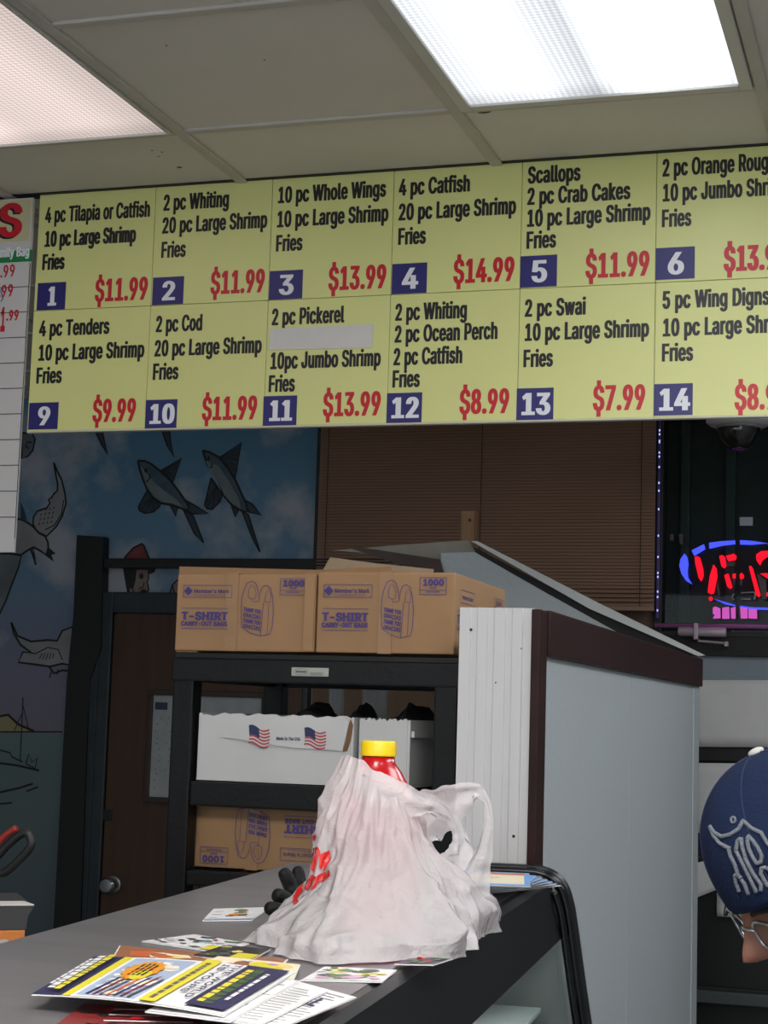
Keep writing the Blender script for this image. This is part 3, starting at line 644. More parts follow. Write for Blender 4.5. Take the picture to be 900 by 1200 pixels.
# ================================================================== MENU BOARD
YM = 3.84
M_yel = mat('menu_yellow', (222, 224, 148), .32, spec=.5, var=.03, scale=3)
M_seam = mat('menu_edge', (150, 148, 104), .5)
M_ink = mat('menu_ink', (26, 24, 30), .35); M_redp = mat('menu_red', (198, 26, 44), .35); M_navy = mat('menu_navy', (40, 36, 110), .35); M_white = mat('menu_white', (232, 232, 238), .35)
MX = [-2.168, -1.842, -1.529, -1.2175, -.903, -.5885, -.272]; MZ0, MZm, MZ1 = 2.283, 2.593, 2.897
def mp_(px, py): p = at_y(px, py, YM); return p.x, p.z
menu = empty('menu_board', ((MX[0] + MX[-1]) / 2, YM, MZ0)); tag(menu, 'long yellow priced menu board hanging from the ceiling', 'menu board')
menu_fn = lambda u, v: (Vector((u, YM, v)), Vector((0, -1, 0)))
CELLS = [
 (0, 1, '1', '$11.99', (110.9, 353.2, 173.2), [('4 pc Tilapia or Catfish', 52.6, 261.1, 175.6), ('10 pc Large Shrimp', 51.6, 289.2, 158.9), ('Fries', 49.1, 316.2, 75.4)], [(44.8, 332.2), (78.2, 330), (75.7, 362.8), (42.7, 364.9)]),
 (1, 1, '2', '$11.99', (246.4, 344.6, 310.4), [('2 pc Whiting', 190.9, 246.8, 268.4), ('20 pc Large Shrimp', 189.5, 273.5, 312.9), ('Fries', 188.4, 302, 217.6)], [(179.6, 325.8), (215.8, 323.3), (214.8, 356.7), (178.1, 358.5)]),
 (2, 1, '3', '$13.99', (384.6, 340, 452.9), [('10 pc Whole Wings', 324.9, 238, 452.2), ('10 pc Large Shrimp', 323.8, 266.4, 455), ('Fries', 322.8, 294.5, 354.4)], [(316.4, 318), (355.5, 315.8), (354, 350), (314.9, 352.4)]),
 (3, 1, '4', '$14.99', (531.1, 331.8, 603.3), [('4 pc Catfish', 467.1, 229.1, 551), ('20 pc Large Shrimp', 466.4, 258.2, 604.7), ('Fries', 466, 286.7, 499.1)], [(460, 309.8), (500.9, 307.3), (499.8, 343.9), (458.6, 346)]),
 (4, 1, '5', '$11.99', (686, 325.7, 761.7), [('Scallops', 618.3, 215, 680.3), ('2 pc Crab Cakes', 617.3, 240, 738.7), ('10 pc Large Shrimp', 616.7, 265.7, 762.3), ('Fries', 616.3, 291.3, 651.7)], [(610.7, 300.7), (653.3, 298), (652.3, 335.3), (609, 337.7)]),
 (5, 1, '6', '$13.99', (848.3, 317.7, 924), [('2 pc Orange Roughy', 775.7, 206.7, 918), ('10 pc Jumbo Shrimp', 775.7, 236, 926), ('Fries', 775, 266, 810.3)], [(768.7, 291.3), (814.7, 288.3), (813.7, 326), (767.7, 328.7)]),
 (0, 0, '9', '$9.99', (108.1, 494.3, 159.3), [('4 pc Tenders', 45.5, 394, 128), ('10 pc Large Shrimp', 44.1, 422.5, 168.9), ('Fries', 42, 449.2, 72.2)], [(34.5, 472.3), (69, 471.2), (67.6, 502.8), (33.1, 503.6)]),
 (1, 0, '10', '$11.99', (236.4, 492.2, 301.5), [('2 pc Cod', 182, 389, 237.2), ('20 pc Large Shrimp', 180.3, 417.5, 306.5), ('Fries', 178.5, 444.9, 209)], [(171.4, 468.7), (208, 468), (206.9, 501.8), (169.6, 502.5)]),
 (2, 0, '11', '$13.99', (378.2, 487.6, 446.5), [('2 pc Pickerel', 317.8, 380.9, 403.1), ('10pc Jumbo Shrimp', 316, 432.4, 446.1), ('Fries', 314.2, 459.1, 345.5)], [(309.2, 464.4), (348.4, 463.4), (347.3, 498.6), (307.8, 500)]),
 (3, 0, '12', '$8.99', (538.2, 484.7, 597.2), [('2 pc Whiting', 462.5, 375.6, 547.5), ('2 pc Ocean Perch', 461.8, 401.2, 583.4), ('2 pc Catfish', 460.4, 427.8, 542.1), ('Fries', 459.3, 453.8, 492)], [(454, 460.9), (494.8, 459.8), (494.1, 495), (452.5, 496.4)]),
 (4, 0, '13', '$7.99', (694.7, 480.7, 756.7), [('2 pc Swai', 614.3, 371, 686.7), ('10 pc Large Shrimp', 614, 399.3, 760.7), ('Fries', 612.7, 430, 648)], [(606, 455.3), (649, 454.3), (648.3, 491.3), (604.7, 492.7)]),
 (5, 0, '14', '$8.99', (860.7, 480, 926), [('5 pc Wing Digns', 775.7, 361.7, 902), ('10 pc Large Shrimp', 775.7, 394, 930), ('Fries', 775, 423.3, 812.3)], [(766.7, 450.3), (812.3, 449), (811.3, 486.3), (765.7, 487.3)])]
for c, r, num, price, (px0, py0, px1), lines, tile in CELLS:
    z0, z1 = (MZ0, MZm) if r == 0 else (MZm, MZ1)
    bm = bmesh.new(); box(bm, MX[c] + .0006, MX[c + 1] - .0006, YM, YM + .006, z0 + .0006, z1 - .0006, .0008, seg=1)
    pan = bm_obj('menu_panel', bm, M_yel, menu)
    d = Decal()
    for s, ax, ay, bx in lines:
        u0, v = mp_(ax, ay); u1 = mp_(bx, ay)[0]
        d.text(s, u0 + .001, v, u1 - u0 - .002, .0390, 0, bold=.0023, boldv=.0012)
    d.build('item_text', [M_ink], menu_fn, pan)
    d = Decal(); u0, v = mp_(px0, py0); u1 = mp_(px1, py0)[0]; d.text(price, u0 + .001, v, u1 - u0 - .002, .055, 0, bold=.0034, boldv=.0014); d.build('price_text', [M_redp], menu_fn, pan)
    q = [mp_(*p) for p in tile]; ul = (q[0][0] + q[3][0]) / 2; ur = (q[1][0] + q[2][0]) / 2; vt = (q[0][1] + q[1][1]) / 2; vb = max((q[2][1] + q[3][1]) / 2, z0 + .001)
    d = Decal(); d.rect(ul, vb, ur, vt, 0); hh = (vt - vb) * .66; ww = (ur - ul) * (.46 if len(num) == 1 else .80)
    if num == '1': ww *= .62
    if num == '11': ww *= .85
    d.text(num, (ul + ur) / 2 + .002, (vt + vb) / 2 - hh / 2, ww, hh, 1, bold=.0040, boldv=.0008, align='c'); d.build('number_tile', [M_navy, M_white], menu_fn, pan)
bm = bmesh.new(); box(bm, MX[0], MX[-1], YM + .0065, YM + .016, MZ0 + .002, MZ1, .001); bm_obj('backing', bm, M_seam, menu)
bm = bmesh.new(); box(bm, MX[0], MX[-1], YM - .002, YM + .016, MZ0 - .004, MZ0 + .0002, .001, seg=1); bm_obj('bottom_edge', bm, mat('menu_lip', (205, 205, 190), .4), menu)
bm = bmesh.new(); box(bm, -2.6, MX[-1], YM - .01, YM + .03, MZ1, CEIL - .0005); structure('trim_5', bm, M_dark)
# strip of blank tape over the struck item of number 11
d = Decal(); q = [mp_(*p) for p in [(316.7, 385.5), (437.6, 379.8), (436.2, 407.6), (315.6, 410.4)]]
bm = bmesh.new(); prism(bm, [Vector((u, YM - .001, v)) for u, v in q], Vector((0, -.0012, 0)))
tag(bm_obj('paper_strip', bm, mat('strip_white', (214, 212, 208), .6, var=.04, scale=20)), 'blank white paper strip stuck over a line of menu item 11', 'paper strip')

# white price board at far left ---------------------------------------------------
YP = 3.82
brd = empty('price_board', (-2.33, YP, 1.975)); tag(brd, 'white ruled price board with red handwritten prices left of the yellow menu', 'price board')
bx0, bx1, bz0, bz1 = -2.50, -2.176, 1.975, 2.885
bm = bmesh.new(); box(bm, bx0, bx1, YP, YP + .012, bz0, bz1, .002); bm_obj('panel', bm, mat('board_white', (206, 204, 204), .4, var=.03), brd)
PBM = [mat('board_line', (70, 72, 74), .5), mat('board_green', (20, 128, 70), .4), M_redp, M_ink, M_white, mat('board_cream', (206, 200, 160), .45, var=.12, scale=5), mat('board_violet', (90, 70, 130), .5)]
def bp(px, py): p = at_y(px, py, YP); return p.x, p.z
pfn = lambda u, v: (Vector((u, YP, v)), Vector((0, -1, 0)))
Q6 = lambda x, y: bp(x / 6, 230 + y / 6)
d = Decal(); d.rect(bx0 + .004, Q6(0, 325)[1], bx1 - .004, bz1 - .004, 5)
u, v = Q6(-5, 285); d.text('S', u - .008, v - .004, .066, .084, 3, bold=.006); d.text('S', u - .002, v, .066, .084, 2, bold=.006)
u0, v0 = Q6(0, 478); u1, v1 = Q6(232, 375); d.rect(bx0 + .02, v0 + .003, u1, v1, 1)
d.text('Family Bag', Q6(205, 440)[0], v0 + .018, .108, .024, 4, bold=.0014, align='r')
d.build('header_print', PBM, pfn, brd)
d = Decal(); ul = Q6(195, 800)[0]
ys = [(0, 640), (0, 820), (0, 995), (0, 1172)]
zs = [Q6(100, y_)[1] for _, y_ in ys]; stp = (zs[0] - zs[3]) / 3
zz = zs[0]
d.stroke([(ul, Q6(232, 478)[1]), (ul - .001, bz0 + .035)], .0022, 0)
while zz > bz0 + .03: d.stroke([(bx0 + .02, zz), (ul, zz)], .0022, 0); zz -= stp
d.build('ruled_lines', PBM, pfn, brd)
d = Decal()
for txt, x_, y_, h, k in (('9.99', 108, 560, .030, 2), ('8.99', 95, 700, .030, 2)): u, v = Q6(x_, y_); d.text(txt, u, v, .062, h, k, bold=.0012, align='r', rot=.05)
u, v = Q6(35, 940); d.text('11', u, v, .03, .055, 2, bold=.0012, align='r'); u, v = Q6(132, 870); d.text('.99', u, v, .036, .026, 2, bold=.0012, align='r')
u, v = Q6(20, 740); d.stroke([(u - .006, v), (u, v + .006), (u - .004, v + .02), (u - .008, v + .03), (u, v + .034)], .003, 6)
d.build('handwriting', PBM, pfn, brd)

# ================================================================== PARTITION BOOTH
M_pil = mat('white_beadboard', (206, 205, 206), .45, var=.05, scale=3, stretch=(3, 3, .4))
M_dwood = mat('dark_stained_wood', (46, 24, 23), .5, spec=.2, var=.3, scale=8, stretch=(1, .25, 1))
M_gpan = mat('blue_grey_laminate', (166, 174, 178), .5, var=.05, scale=90, bump=.08, bscale=260)
PX0, PX1, PY0, PY1, PZ = -.829, -.692, 3.10, 5.42, 1.803
par = empty('partition_booth', (-.76, 4.2, 0)); tag(par, 'grey panelled booth with white ribbed end post and dark wood top trim', 'partition')
bm = bmesh.new()
prof = []; nx = 9
xs = PX0
pts = [Vector((PX0, PY0 + .02, 0))]
rib = [.0, .020, .034, .052, .066, .086, .100, .118, PX1 - PX0]
front = []
for i in range(len(rib) - 1):
    a_, b_ = PX0 + rib[i], PX0 + rib[i + 1]
    if i % 2 == 0: front += [(a_, PY0), (b_, PY0)]
    else: front += [(a_ + .0015, PY0 + .0035), (b_ - .0015, PY0 + .0035)]
prism(bm, [Vector((x, y, 0)) for x, y in front] + [Vector((PX1, PY0 + .03, 0)), Vector((PX0, PY0 + .03, 0))], Vector((0, 0, PZ)))
bm_obj('end_post', bm, M_pil, par)
bm = bmesh.new(); box(bm, PX0, PX1, PY0 + .03, PY1, 0, PZ - .012, .002); bm_obj('core_wall', bm, M_gpan, par)
XS = PX1 + .016
bm = bmesh.new(); box(bm, PX1 - .001, XS, PY0 - .004, PY0 + .06, 0, PZ - .002, .003); bm_obj('corner_trim', bm, M_dwood, par)
ysm = at_x(738, 900, XS - .006).y
bm = bmesh.new(); box(bm, PX1, XS - .006, PY0 + .06, ysm - .001, 0, PZ - .085, .001, seg=1); bm_obj('side_panel', bm, M_gpan, par)
bm = bmesh.new(); box(bm, PX1, XS - .006, ysm + .001, PY1 - .12, 0, PZ - .085, .001, seg=1); bm_obj('side_panel', bm, M_gpan, par)
bm = bmesh.new(); box(bm, PX1, XS - .003, PY1 - .119, PY1 + .004, 0, PZ - .085, .003); bm_obj('edge_panel', bm, M_gpan, par)
bm = bmesh.new(); box(bm, PX1 - .002, XS + .006, PY0 + .0605, PY1 + .012, PZ - .085, PZ, .004); bm_obj('top_trim', bm, M_dwood, par)
# gable at the far end
YG = 5.3
g = lambda l: [at_y(x, y, YG) for x, y in l]
gp = g([(517, 648), (556, 647), (640, 695), (723, 741), (742, 750)])
base_r = Vector((PX0, YG, 1.2)); base_l = Vector((gp[0].x, YG, 0))
gp = [Vector((min(p.x, PX0 - .001), p.y, p.z)) if False else p for p in gp]
pl = [p for p in gp] + [Vector((-.84, YG, 1.79)), Vector((-.84, YG, 0)), base_l]
bm = bmesh.new(); prism(bm, pl, Vector((0, .02, 0))); bm_obj('gable_panel', bm, M_gpan, par)
bm = bmesh.new(); prism(bm, g([(552, 634), (559, 634), (700, 706), (826, 768), (818, 769), (690, 713)]), Vector((0, .03, 0))); bm_obj('white_edge_strip', bm, mat('edge_white', (190, 192, 192), .5), par)
bm = bmesh.new(); prism(bm, [p + Vector((0, .022, 0)) for p in g([(553, 640), (690, 712), (820, 770), (735, 752), (640, 700), (556, 650)])], Vector((0, .015, 0))); bm_obj('gap_shade_sheet', bm, M_black, par)  # black sheet stands in for the shade in the gap under the strip
bm = bmesh.new(); prism(bm, [p + Vector((0, -.02, 0)) for p in g([(412, 643), (424, 642), (516, 656), (520, 671), (500, 672)])], Vector((0, .02, 0))); bm_obj('brown_board', bm, mat('brown_board', (64, 48, 42), .6, var=.2), par)
bm = bmesh.new(); prism(bm, [p + Vector((0, .03, 0)) for p in g([(385, 644), (470, 637), (546, 632), (556, 648), (516, 656), (424, 647)])], Vector((0, .02, 0))); bm_obj('beige_board', bm, mat('beige_board', (138, 132, 122), .7, var=.15), par)
bm = bmesh.new(); a = at_y(541, 599, YG + .06); b = at_y(557, 646, YG + .06); box(bm, a.x, b.x - .003, YG + .052, YG + .09, 0, a.z, .004)
wp = bm_obj('wooden_stake', bm, mat('stake_wood', (132, 100, 66), .7, var=.3, scale=12, stretch=(4, 1, .4)), par)
bm = bmesh.new(); lathe(bm, [(0, .001), (.006, .001), (.006, 0)], (0, 0, 0), 10)
for v in bm.verts: v.co = Vector((a.x + .03 + v.co.x, YG + .052 - v.co.z, a.z - .03 + v.co.y))
bm_obj('knot', bm, M_dark, wp)
d = Decal()
for px, py, r_ in ((552, 738, .003), (581, 800, .0016), (611, 760, .0015), (602, 980, .003)): p = at_y(px, py, PY0); d.ell(p.x, p.z, r_, r_, 0, 8)
d.build('nail_holes', [M_dark], lambda u, v: (Vector((u, PY0, v)), Vector((0, -1, 0))), par)

# ================================================================== STORAGE RACK
M_rack = mat('rack_black', (11, 12, 14), .5, spec=.3, var=.35, scale=14, bump=.1, bscale=80)
RXa, RXb, RYa, RYb = -1.492, -.885, 3.30, 3.86
rk = empty('storage_rack', ((RXa + RXb) / 2, (RYa + RYb) / 2, 0)); tag(rk, 'black metal storage rack stacked with cartons beside the white end post', 'rack')
for x in (RXa, RXb - .046):
    for y in (RYa, RYb - .046):
        bm = bmesh.new(); box(bm, x, x + .046, y, y + .046, 0, 1.70, .004); bm_obj('post', bm, M_rack, rk)
for zt, zb in ((1.705, 1.658), (1.455, 1.405), (1.275, 1.245), (.7, .65), (.2, .15)):
    bm = bmesh.new()
    box(bm, RXa - (.003 if zt > 1.7 else -.046), RXb - (-.003 if zt > 1.7 else .046), RYa - (.003 if zt > 1.7 else -.004), RYa + .03, zb, zt, .004)
    box(bm, RXa + .046, RXb - .046, RYb - .03, RYb - .006, zb, zt, .004)
    box(bm, RXa + .006, RXa + .03, RYa + .046, RYb - .046, zb, zt, .004); box(bm, RXb - .03, RXb - .006, RYa + .046, RYb - .046, zb, zt, .004)
    bm_obj('shelf_frame', bm, M_rack, rk)
    bm = bmesh.new()
    n = 22
    for i in range(n + 1):
        x = RXa + .03 + (RXb - RXa - .06) * i / n; tube(bm, [(x, RYa + .028, zt - .004), (x, RYb - .028, zt - .004)], .002, 5)
    for j in range(5):
        y = RYa + .05 + (RYb - RYa - .1) * j / 4; tube(bm, [(RXa + .028, y, zt - .0085), (RXb - .028, y, zt - .0085)], .0025, 5)
    if zt > 1.2:
        zig = []
        for i in range(45):
            x = RXa + .05 + (RXb - RXa - .1) * i / 44; zig.append(Vector((x, (RYb if zt > 1.7 else RYa + .01) - (.034 if zt > 1.7 else -.03), zt - .014 - (.022 if i % 2 else 0))))
        tube(bm, zig, .0022, 5)
    bm_obj('wire_deck', bm, M_rack, rk)
bm = bmesh.new(); box(bm, RXa + .0, RXb, RYa + .004, RYa + .03, 1.7055, 1.7165, .002); box(bm, RXa, RXb, RYb - .03, RYb, 1.7055, 1.7165, .002); bm_obj('deck_rail', bm, M_black, rk)
a = at_y(342, 782, RYa - .004); b = at_y(385, 793, RYa - .004)
lab = empty('rack_label', ((a.x + b.x) / 2, RYa - .004, b.z)); tag(lab, 'small white maker label on the top rail of the black rack', 'label')
bm = bmesh.new(); box(bm, a.x, b.x, RYa - .0052, RYa - .0035, b.z, a.z, .0005, seg=1); bm_obj('plate', bm, mat('label_plate', (176, 176, 168), .4, var=.08, scale=30), lab)
d = Decal(); w_ = b.x - a.x; h_ = a.z - b.z
d.stroke([(w_ * (.27 + .2 * math.cos(t_)), h_ * (.5 + .36 * math.sin(t_))) for t_ in [i * .4189 for i in range(15)]], .0007, 0, True)
for k_ in range(6): d.rect(w_ * (.12 + .05 * k_), h_ * .38, w_ * (.155 + .05 * k_), h_ * .62, 1)
d.frame(w_ * .52, h_ * .14, w_ * .86, h_ * .4, .0008, 0)
for k_ in range(5): d.rect(w_ * (.55 + .06 * k_), h_ * .2, w_ * (.58 + .06 * k_), h_ * .34, 0)
d.build('label_print', [mat('label_grey', (100, 100, 100), .5), mat('label_dark', (40, 52, 60), .5)], plane_fn((a.x, RYa - .0052, b.z), (1, 0, 0), (0, 0, 1)), lab, base=.0003)

# ================================================================== CARTONS
M_card = mat('cardboard', (164, 128, 92), .8, var=.07, scale=7, bump=.1, bscale=40)
M_card2 = mat('cardboard_dark_edge', (150, 112, 76), .85, var=.1, scale=9)
M_print = mat('carton_ink', (72, 60, 128), .7, var=.12, scale=60)
M_tape = mat('clear_tape', (158, 122, 86), .35, spec=.4, var=.08, scale=30)
def carton_print(w, h, upside=False):
    """front printing in metres of a w x h face"""
    d = Decal(); W = lambda x: (x - 40) / 835 * w; H = lambda y: (545 - y) / 470 * h
    r = .0011
    d.frame(W(82), H(220), W(378), H(146), r, 0)
    cx, cy = W(112), H(182); s_ = h * .062; d.poly([(cx - s_, cy), (cx, cy - s_), (cx + s_, cy), (cx, cy + s_)], 0)
    d.text("Member's Mark", W(148), H(193), W(362) - W(148), h * .050, 0, bold=.0003)
    d.text('COMMERCIAL', W(150), H(212), W(345) - W(150), h * .018, 0)
    d.stroke([(W(78), H(287)), (W(362), H(287))], r, 0); d.stroke([(W(78), H(413)), (W(362), H(413))], r, 0)
    d.text('T-SHIRT', W(78), H(358), W(358) - W(78), h * .098, 0, bold=.0018); d.text('CARRY-OUT BAGS', W(76), H(395), W(358) - W(76), h * .055, 0, bold=.0008)
    bag = [(440, 220), (452, 170), (470, 130), (495, 117), (520, 130), (535, 170), (545, 235), (552, 180), (565, 150), (585, 143), (610, 160), (625, 215), (632, 300), (628, 400), (615, 440), (560, 452), (500, 435), (445, 400), (438, 300)]
    d.stroke([(W(x), H(y)) for x, y in bag], .0014, 0, True)
    d.stroke([(W(x), H(y)) for x, y in [(478, 215), (480, 170), (495, 140), (515, 155), (525, 190), (520, 225), (500, 228), (478, 215)]], .0011, 0)
    d.stroke([(W(x), H(y)) for x, y in [(500, 228), (510, 245), (545, 240)]], .0011, 0)
    d.stroke([(W(x), H(y)) for x, y in [(578, 245), (585, 190), (598, 165), (615, 200), (612, 245), (578, 245)]], .0011, 0)
    d.stroke([(W(x), H(y)) for x, y in [(572, 245), (560, 452)]], .0011, 0); d.stroke([(W(x), H(y)) for x, y in [(605, 250), (600, 440)]], .0009, 0)
    for i, tx in enumerate(('THANK YOU', 'GRACIAS', 'THANK YOU', 'GRACIAS')):
        d.text(tx, W(452), H(300 + 34 * i), W(558) - W(452), h * .05, 0, bold=.0005, rot=-.16)
    d.frame(W(668), H(200), W(824), H(102), r, 0); d.stroke([(W(668), H(174)), (W(824), H(174))], r, 0)
    d.text('1000', W(684), H(148), W(810) - W(684), h * .076, 0, bold=.0012)
    for k in range(3): d.rect(W(728 + 14 * k), H(165), W(738 + 14 * k), H(158), 0)
    for k in range(7): d.rect(W(705 + 12 * k), H(188), W(713 + 12 * k), H(181), 0)
    return d
def carton(x0, x1, y0, y1, z0, z1, label, upside=False, flap=True, group='printed carry-out bag cartons'):
    t = empty('cardboard_carton', ((x0 + x1) / 2, (y0 + y1) / 2, z0)); tag(t, label, 'box', group)
    bm = bmesh.new(); vs = box(bm, x0, x1, y0, y1, z0, z1, .004)
    for v in bm.verts:
        v.co.y += .0025 * math.sin(v.co.x * 30 + v.co.z * 17); v.co.z += .0015 * math.sin(v.co.x * 25 + v.co.y * 11)
    bm_obj('carton_body', bm, M_card, t)
    d = carton_print(x1 - x0, z1 - z0)
    fn = plane_fn((x0, y0 - .002, z0), (1, 0, 0), (0, 0, 1)) if not upside else plane_fn((x1, y0 - .002, z1), (-1, 0, 0), (0, 0, -1))
    d.build('carton_print', [M_print], fn, t, base=.001)
    # side printing
    d = Decal(); D, h = y1 - y0, z1 - z0
    d.frame(D * .10, h * .66, D * .36, h * .82, .0011, 0); d.text("Member's Mark", D * .13, h * .71, D * .2, h * .05, 0, bold=.0005)
    d.text('T-SHIRT', D * .04, h * .40, D * .30, h * .10, 0, bold=.0016); d.text('CARRY-OUT BAGS', D * .04, h * .31, D * .30, h * .05, 0, bold=.001); d.stroke([(D * .04, h * .55), (D * .36, h * .55)], .0011, 0); d.stroke([(D * .04, h * .27), (D * .36, h * .27)], .0011, 0)
    d.frame(D * .74, h * .72, D * .94, h * .84, .0011, 0); d.text('1000', D * .77, h * .75, D * .14, h * .06, 0, bold=.0008)
    d.build('side_print', [M_print], plane_fn((x1, y0, z0), (0, 1, 0), (0, 0, 1)), t, base=.001)
    # sealing tape: over the middle of the front
    bm = bmesh.new(); xc = x0 + (x1 - x0) * (.505 if label.startswith('right') else .405); tw = .014
    P = [(xc - tw, y0 - .0028, z0 + .0), (xc + tw, y0 - .0028, z0 + .0), (xc + tw, y0 - .0028, z1 + .0015), (xc - tw, y0 - .0028, z1 + .0015)]
    prism(bm, [Vector(p) for p in P], Vector((0, .0016, 0))); box(bm, xc - tw, xc + tw, y0 - .002, y1 + .002, z1 + .0006, z1 + .0022)
    bm_obj('packing_tape', bm, M_tape, t)
    if flap:
        bm = bmesh.new(); box(bm, x1 - .022, x1 - .001, y0 - .0065, y0 - .003, z0 + .002, z1 + .002, .001); bm_obj('side_flap', bm, M_card, t)
    return t
ZT = 1.7175
carton(-1.489, -1.184, 3.295, 3.72, ZT + .004, 1.879, 'left carry-out bag carton with folded end flap on the rack top')
carton(-1.180, -.892, 3.295, 3.72, ZT + .004, 1.883, 'right carry-out bag carton with torn tape on the rack top beside the white post', flap=False)
lo = carton(-1.459, -1.130, 3.36, 3.74, 1.2775, 1.435, 'upside-down carry-out bag carton on the low shelf under the white carton', upside=True, flap=False)
# flattened carton under the left one
bm = bmesh.new(); box(bm, -1.488, -1.44, 3.30, 3.7, ZT - .0005, ZT + .0035, .001); tag(bm_obj('cardboard_shim', bm, M_card2), 'flat cardboard scrap under the left rack-top carton', 'cardboard')
# third carton behind with open flaps
t = empty('cardboard_carton', (-1.28, 3.91, ZT)); tag(t, 'plain open cardboard carton with raised flaps behind the two printed cartons', 'box')
bm = bmesh.new(); za = at_y(212, 662, 3.76).z
box(bm, -1.685 + .01, -1.02, 3.745, 4.08, ZT, ZT + .155, .003); bm_obj('carton_body', bm, M_card, t)
bm = bmesh.new(); q = [at_y(x, y, 3.742) for x, y in ((211, 664), (372, 668), (458, 664), (463, 690), (370, 690), (211, 690))]; prism(bm, q, Vector((0, -.004, 0))); bm_obj('front_flap', bm, M_card, t)
bm = bmesh.new(); q = [at_y(x, y, 3.80) for x, y in ((376, 672), (387, 653), (440, 660), (508, 667), (506, 676), (470, 678))]; prism(bm, q, Vector((0, .004, .0))); bm_obj('raised_flap', bm, mat('pale_card', (170, 150, 124), .7, var=.08, scale=12), t)

# white produce cartons on the middle shelf
M_wcard = mat('white_carton', (206, 206, 206), .7, var=.06, scale=6, bump=.15, bscale=18)
M_tear = mat('torn_card', (128, 96, 68), .9, var=.2, scale=40)
def open_carton(x0, x1, y0, y1, z0, z1, label, dip=0.0, flap_tilt=None):
    t = empty('white_carton', ((x0 + x1) / 2, (y0 + y1) / 2, z0)); tag(t, label, 'box', 'white open cartons on the middle shelf')
    bm = bmesh.new(); th = .006
    box(bm, x0, x1, y0, y1, z0, z0 + th); 
    box(bm, x0, x0 + th, y0, y1, z0 + th, z1, .002); box(bm, x1 - th, x1, y0, y1, z0 + th, z1, .002); box(bm, x0 + th, x1 - th, y1 - th, y1, z0 + th, z1, .002)
    n = 26; a = []; b = []
    for i in range(n + 1):
        x = x0 + th + (x1 - x0 - 2 * th) * i / n; e_ = z1 + .0022 * math.sin(i * 2.1) + .0016 * math.sin(i * 5.3) - dip * max(0, 1 - i / n * 4.5)
        a.append((x, e_))
    pts = [Vector((x0 + th, y0, z0 + th)), Vector((x1 - th, y0, z0 + th))] + [Vector((x, y0, z)) for x, z in a[::-1]]
    prism(bm, pts, Vector((0, th, 0)))
    bm_obj('carton_body', bm, M_wcard, t); return t
w1 = open_carton(-1.437, -1.100, 3.315, 3.72, 1.4575, 1.594, 'long white carton with two printed flags on the middle shelf', dip=.004)
FM = [mat('flag_blue', (48, 54, 92), .7), mat('flag_red', (176, 62, 62), .7), mat('flag_white', (200, 200, 200), .7), mat('flag_ink', (44, 46, 84), .7)]
def flag(d, u, v, w, h):
    n = 8
    def pt(s, t): return (u + w * s + .05 * w * math.sin(t * 3), v + h * t - h * .16 * s + h * .10 * math.sin(s * 6.3 + .4))
    for k in range(11):
        t0, t1 = k / 11, (k + 1) / 11; m = 1 if k % 2 == 0 else 2
        top = [pt(i / n, t1) for i in range(n + 1)]; bot = [pt(i / n, t0) for i in range(n + 1)]
        d.add(bot + top, [(i, i + 1, n + 2 + i, n + 1 + i) for i in range(n)], m)
    top = [pt(.5 * i / n, 1.02) for i in range(n + 1)]; bot = [pt(.5 * i / n, .46) for i in range(n + 1)]
    d.add(bot + top, [(i, i + 1, n + 2 + i, n + 1 + i) for i in range(n)], 0)
w1fn = lambda u, v: (Vector((u, 3.3098, v)), Vector((0, -1, 0)))
for (ax, ay, bx, by) in ((293, 850, 316, 875), (358, 853, 382, 877)):
    d = Decal(); a = at_y(ax, ay, 3.315); b = at_y(bx, by, 3.315); flag(d, a.x, b.z + .004, b.x - a.x, (a.z - b.z) * .86); d.build('printed_flag', FM, w1fn, w1, base=.001)
d = Decal(); a = at_y(325, 867, 3.315); b = at_y(353, 867, 3.315); d.text('Made In The USA', a.x, a.z, b.x - a.x, .0062, 3, bold=.0004); d.build('carton_lettering', FM, w1fn, w1, base=.001)
bm = bmesh.new(); q = [at_y(x, y, 3.3145) for x, y in ((411, 843), (414, 850), (411, 868), (407, 880), (402, 881), (406, 868), (409, 852))]; prism(bm, q, Vector((0, -.003, 0))); bm_obj('torn_edge', bm, M_tear, w1)
bm = bmesh.new(); q = [at_y(x, y, 3.314) for x, y in ((262, 845), (300, 843), (360, 844), (404, 840), (410, 846), (402, 880), (340, 876), (292, 868), (262, 864))]; prism(bm, q, Vector((0, -.004, 0))); bm_obj('front_flap', bm, M_wcard, w1)
w2 = open_carton(-1.092, -.985, 3.325, 3.74, 1.4575, 1.592, 'short white carton at the right end of the middle shelf')
bm = bmesh.new(); prism(bm, [Vector((-.984, 3.33, 1.57)), Vector((-.984, 3.70, 1.565)), Vector((-.984, 3.70, 1.552)), Vector((-.984, 3.33, 1.558))], Vector((.006, 0, 0))); bm_obj('folded_rim', bm, M_wcard, w2)
# dark bundles in the cartons
M_cloth = mat('dark_bundle', (46, 46, 50), .85, var=.35, scale=20, bump=.5, bscale=50)
def bundle(cx, cy, cz, a, b, c, seed, label):
    bm = bmesh.new(); bmesh.ops.create_icosphere(bm, subdivisions=4, radius=1)
    for v in bm.verts:
        n = noise.noise(v.co * 1.7 + Vector((seed, 0, 0))) * .28 + noise.noise(v.co * 5 + Vector((0, seed, 0))) * .1
        q = v.co * (1 + n); v.co = Vector((cx + q.x * a, cy + q.y * b, cz + q.z * c))
    tag(bm_obj('dark_bundle', bm, M_cloth, smooth=True), label, 'bundle', 'dark bundles in the white carton')
bundle(-1.235, 3.50, 1.540, .064, .12, .073, 1.3, 'dark grey bundle rising from the white carton, left of the row')
bundle(-1.142, 3.50, 1.55, .020, .1, .066, 4.1, 'small dark bundle rising from the white carton, middle of the row')
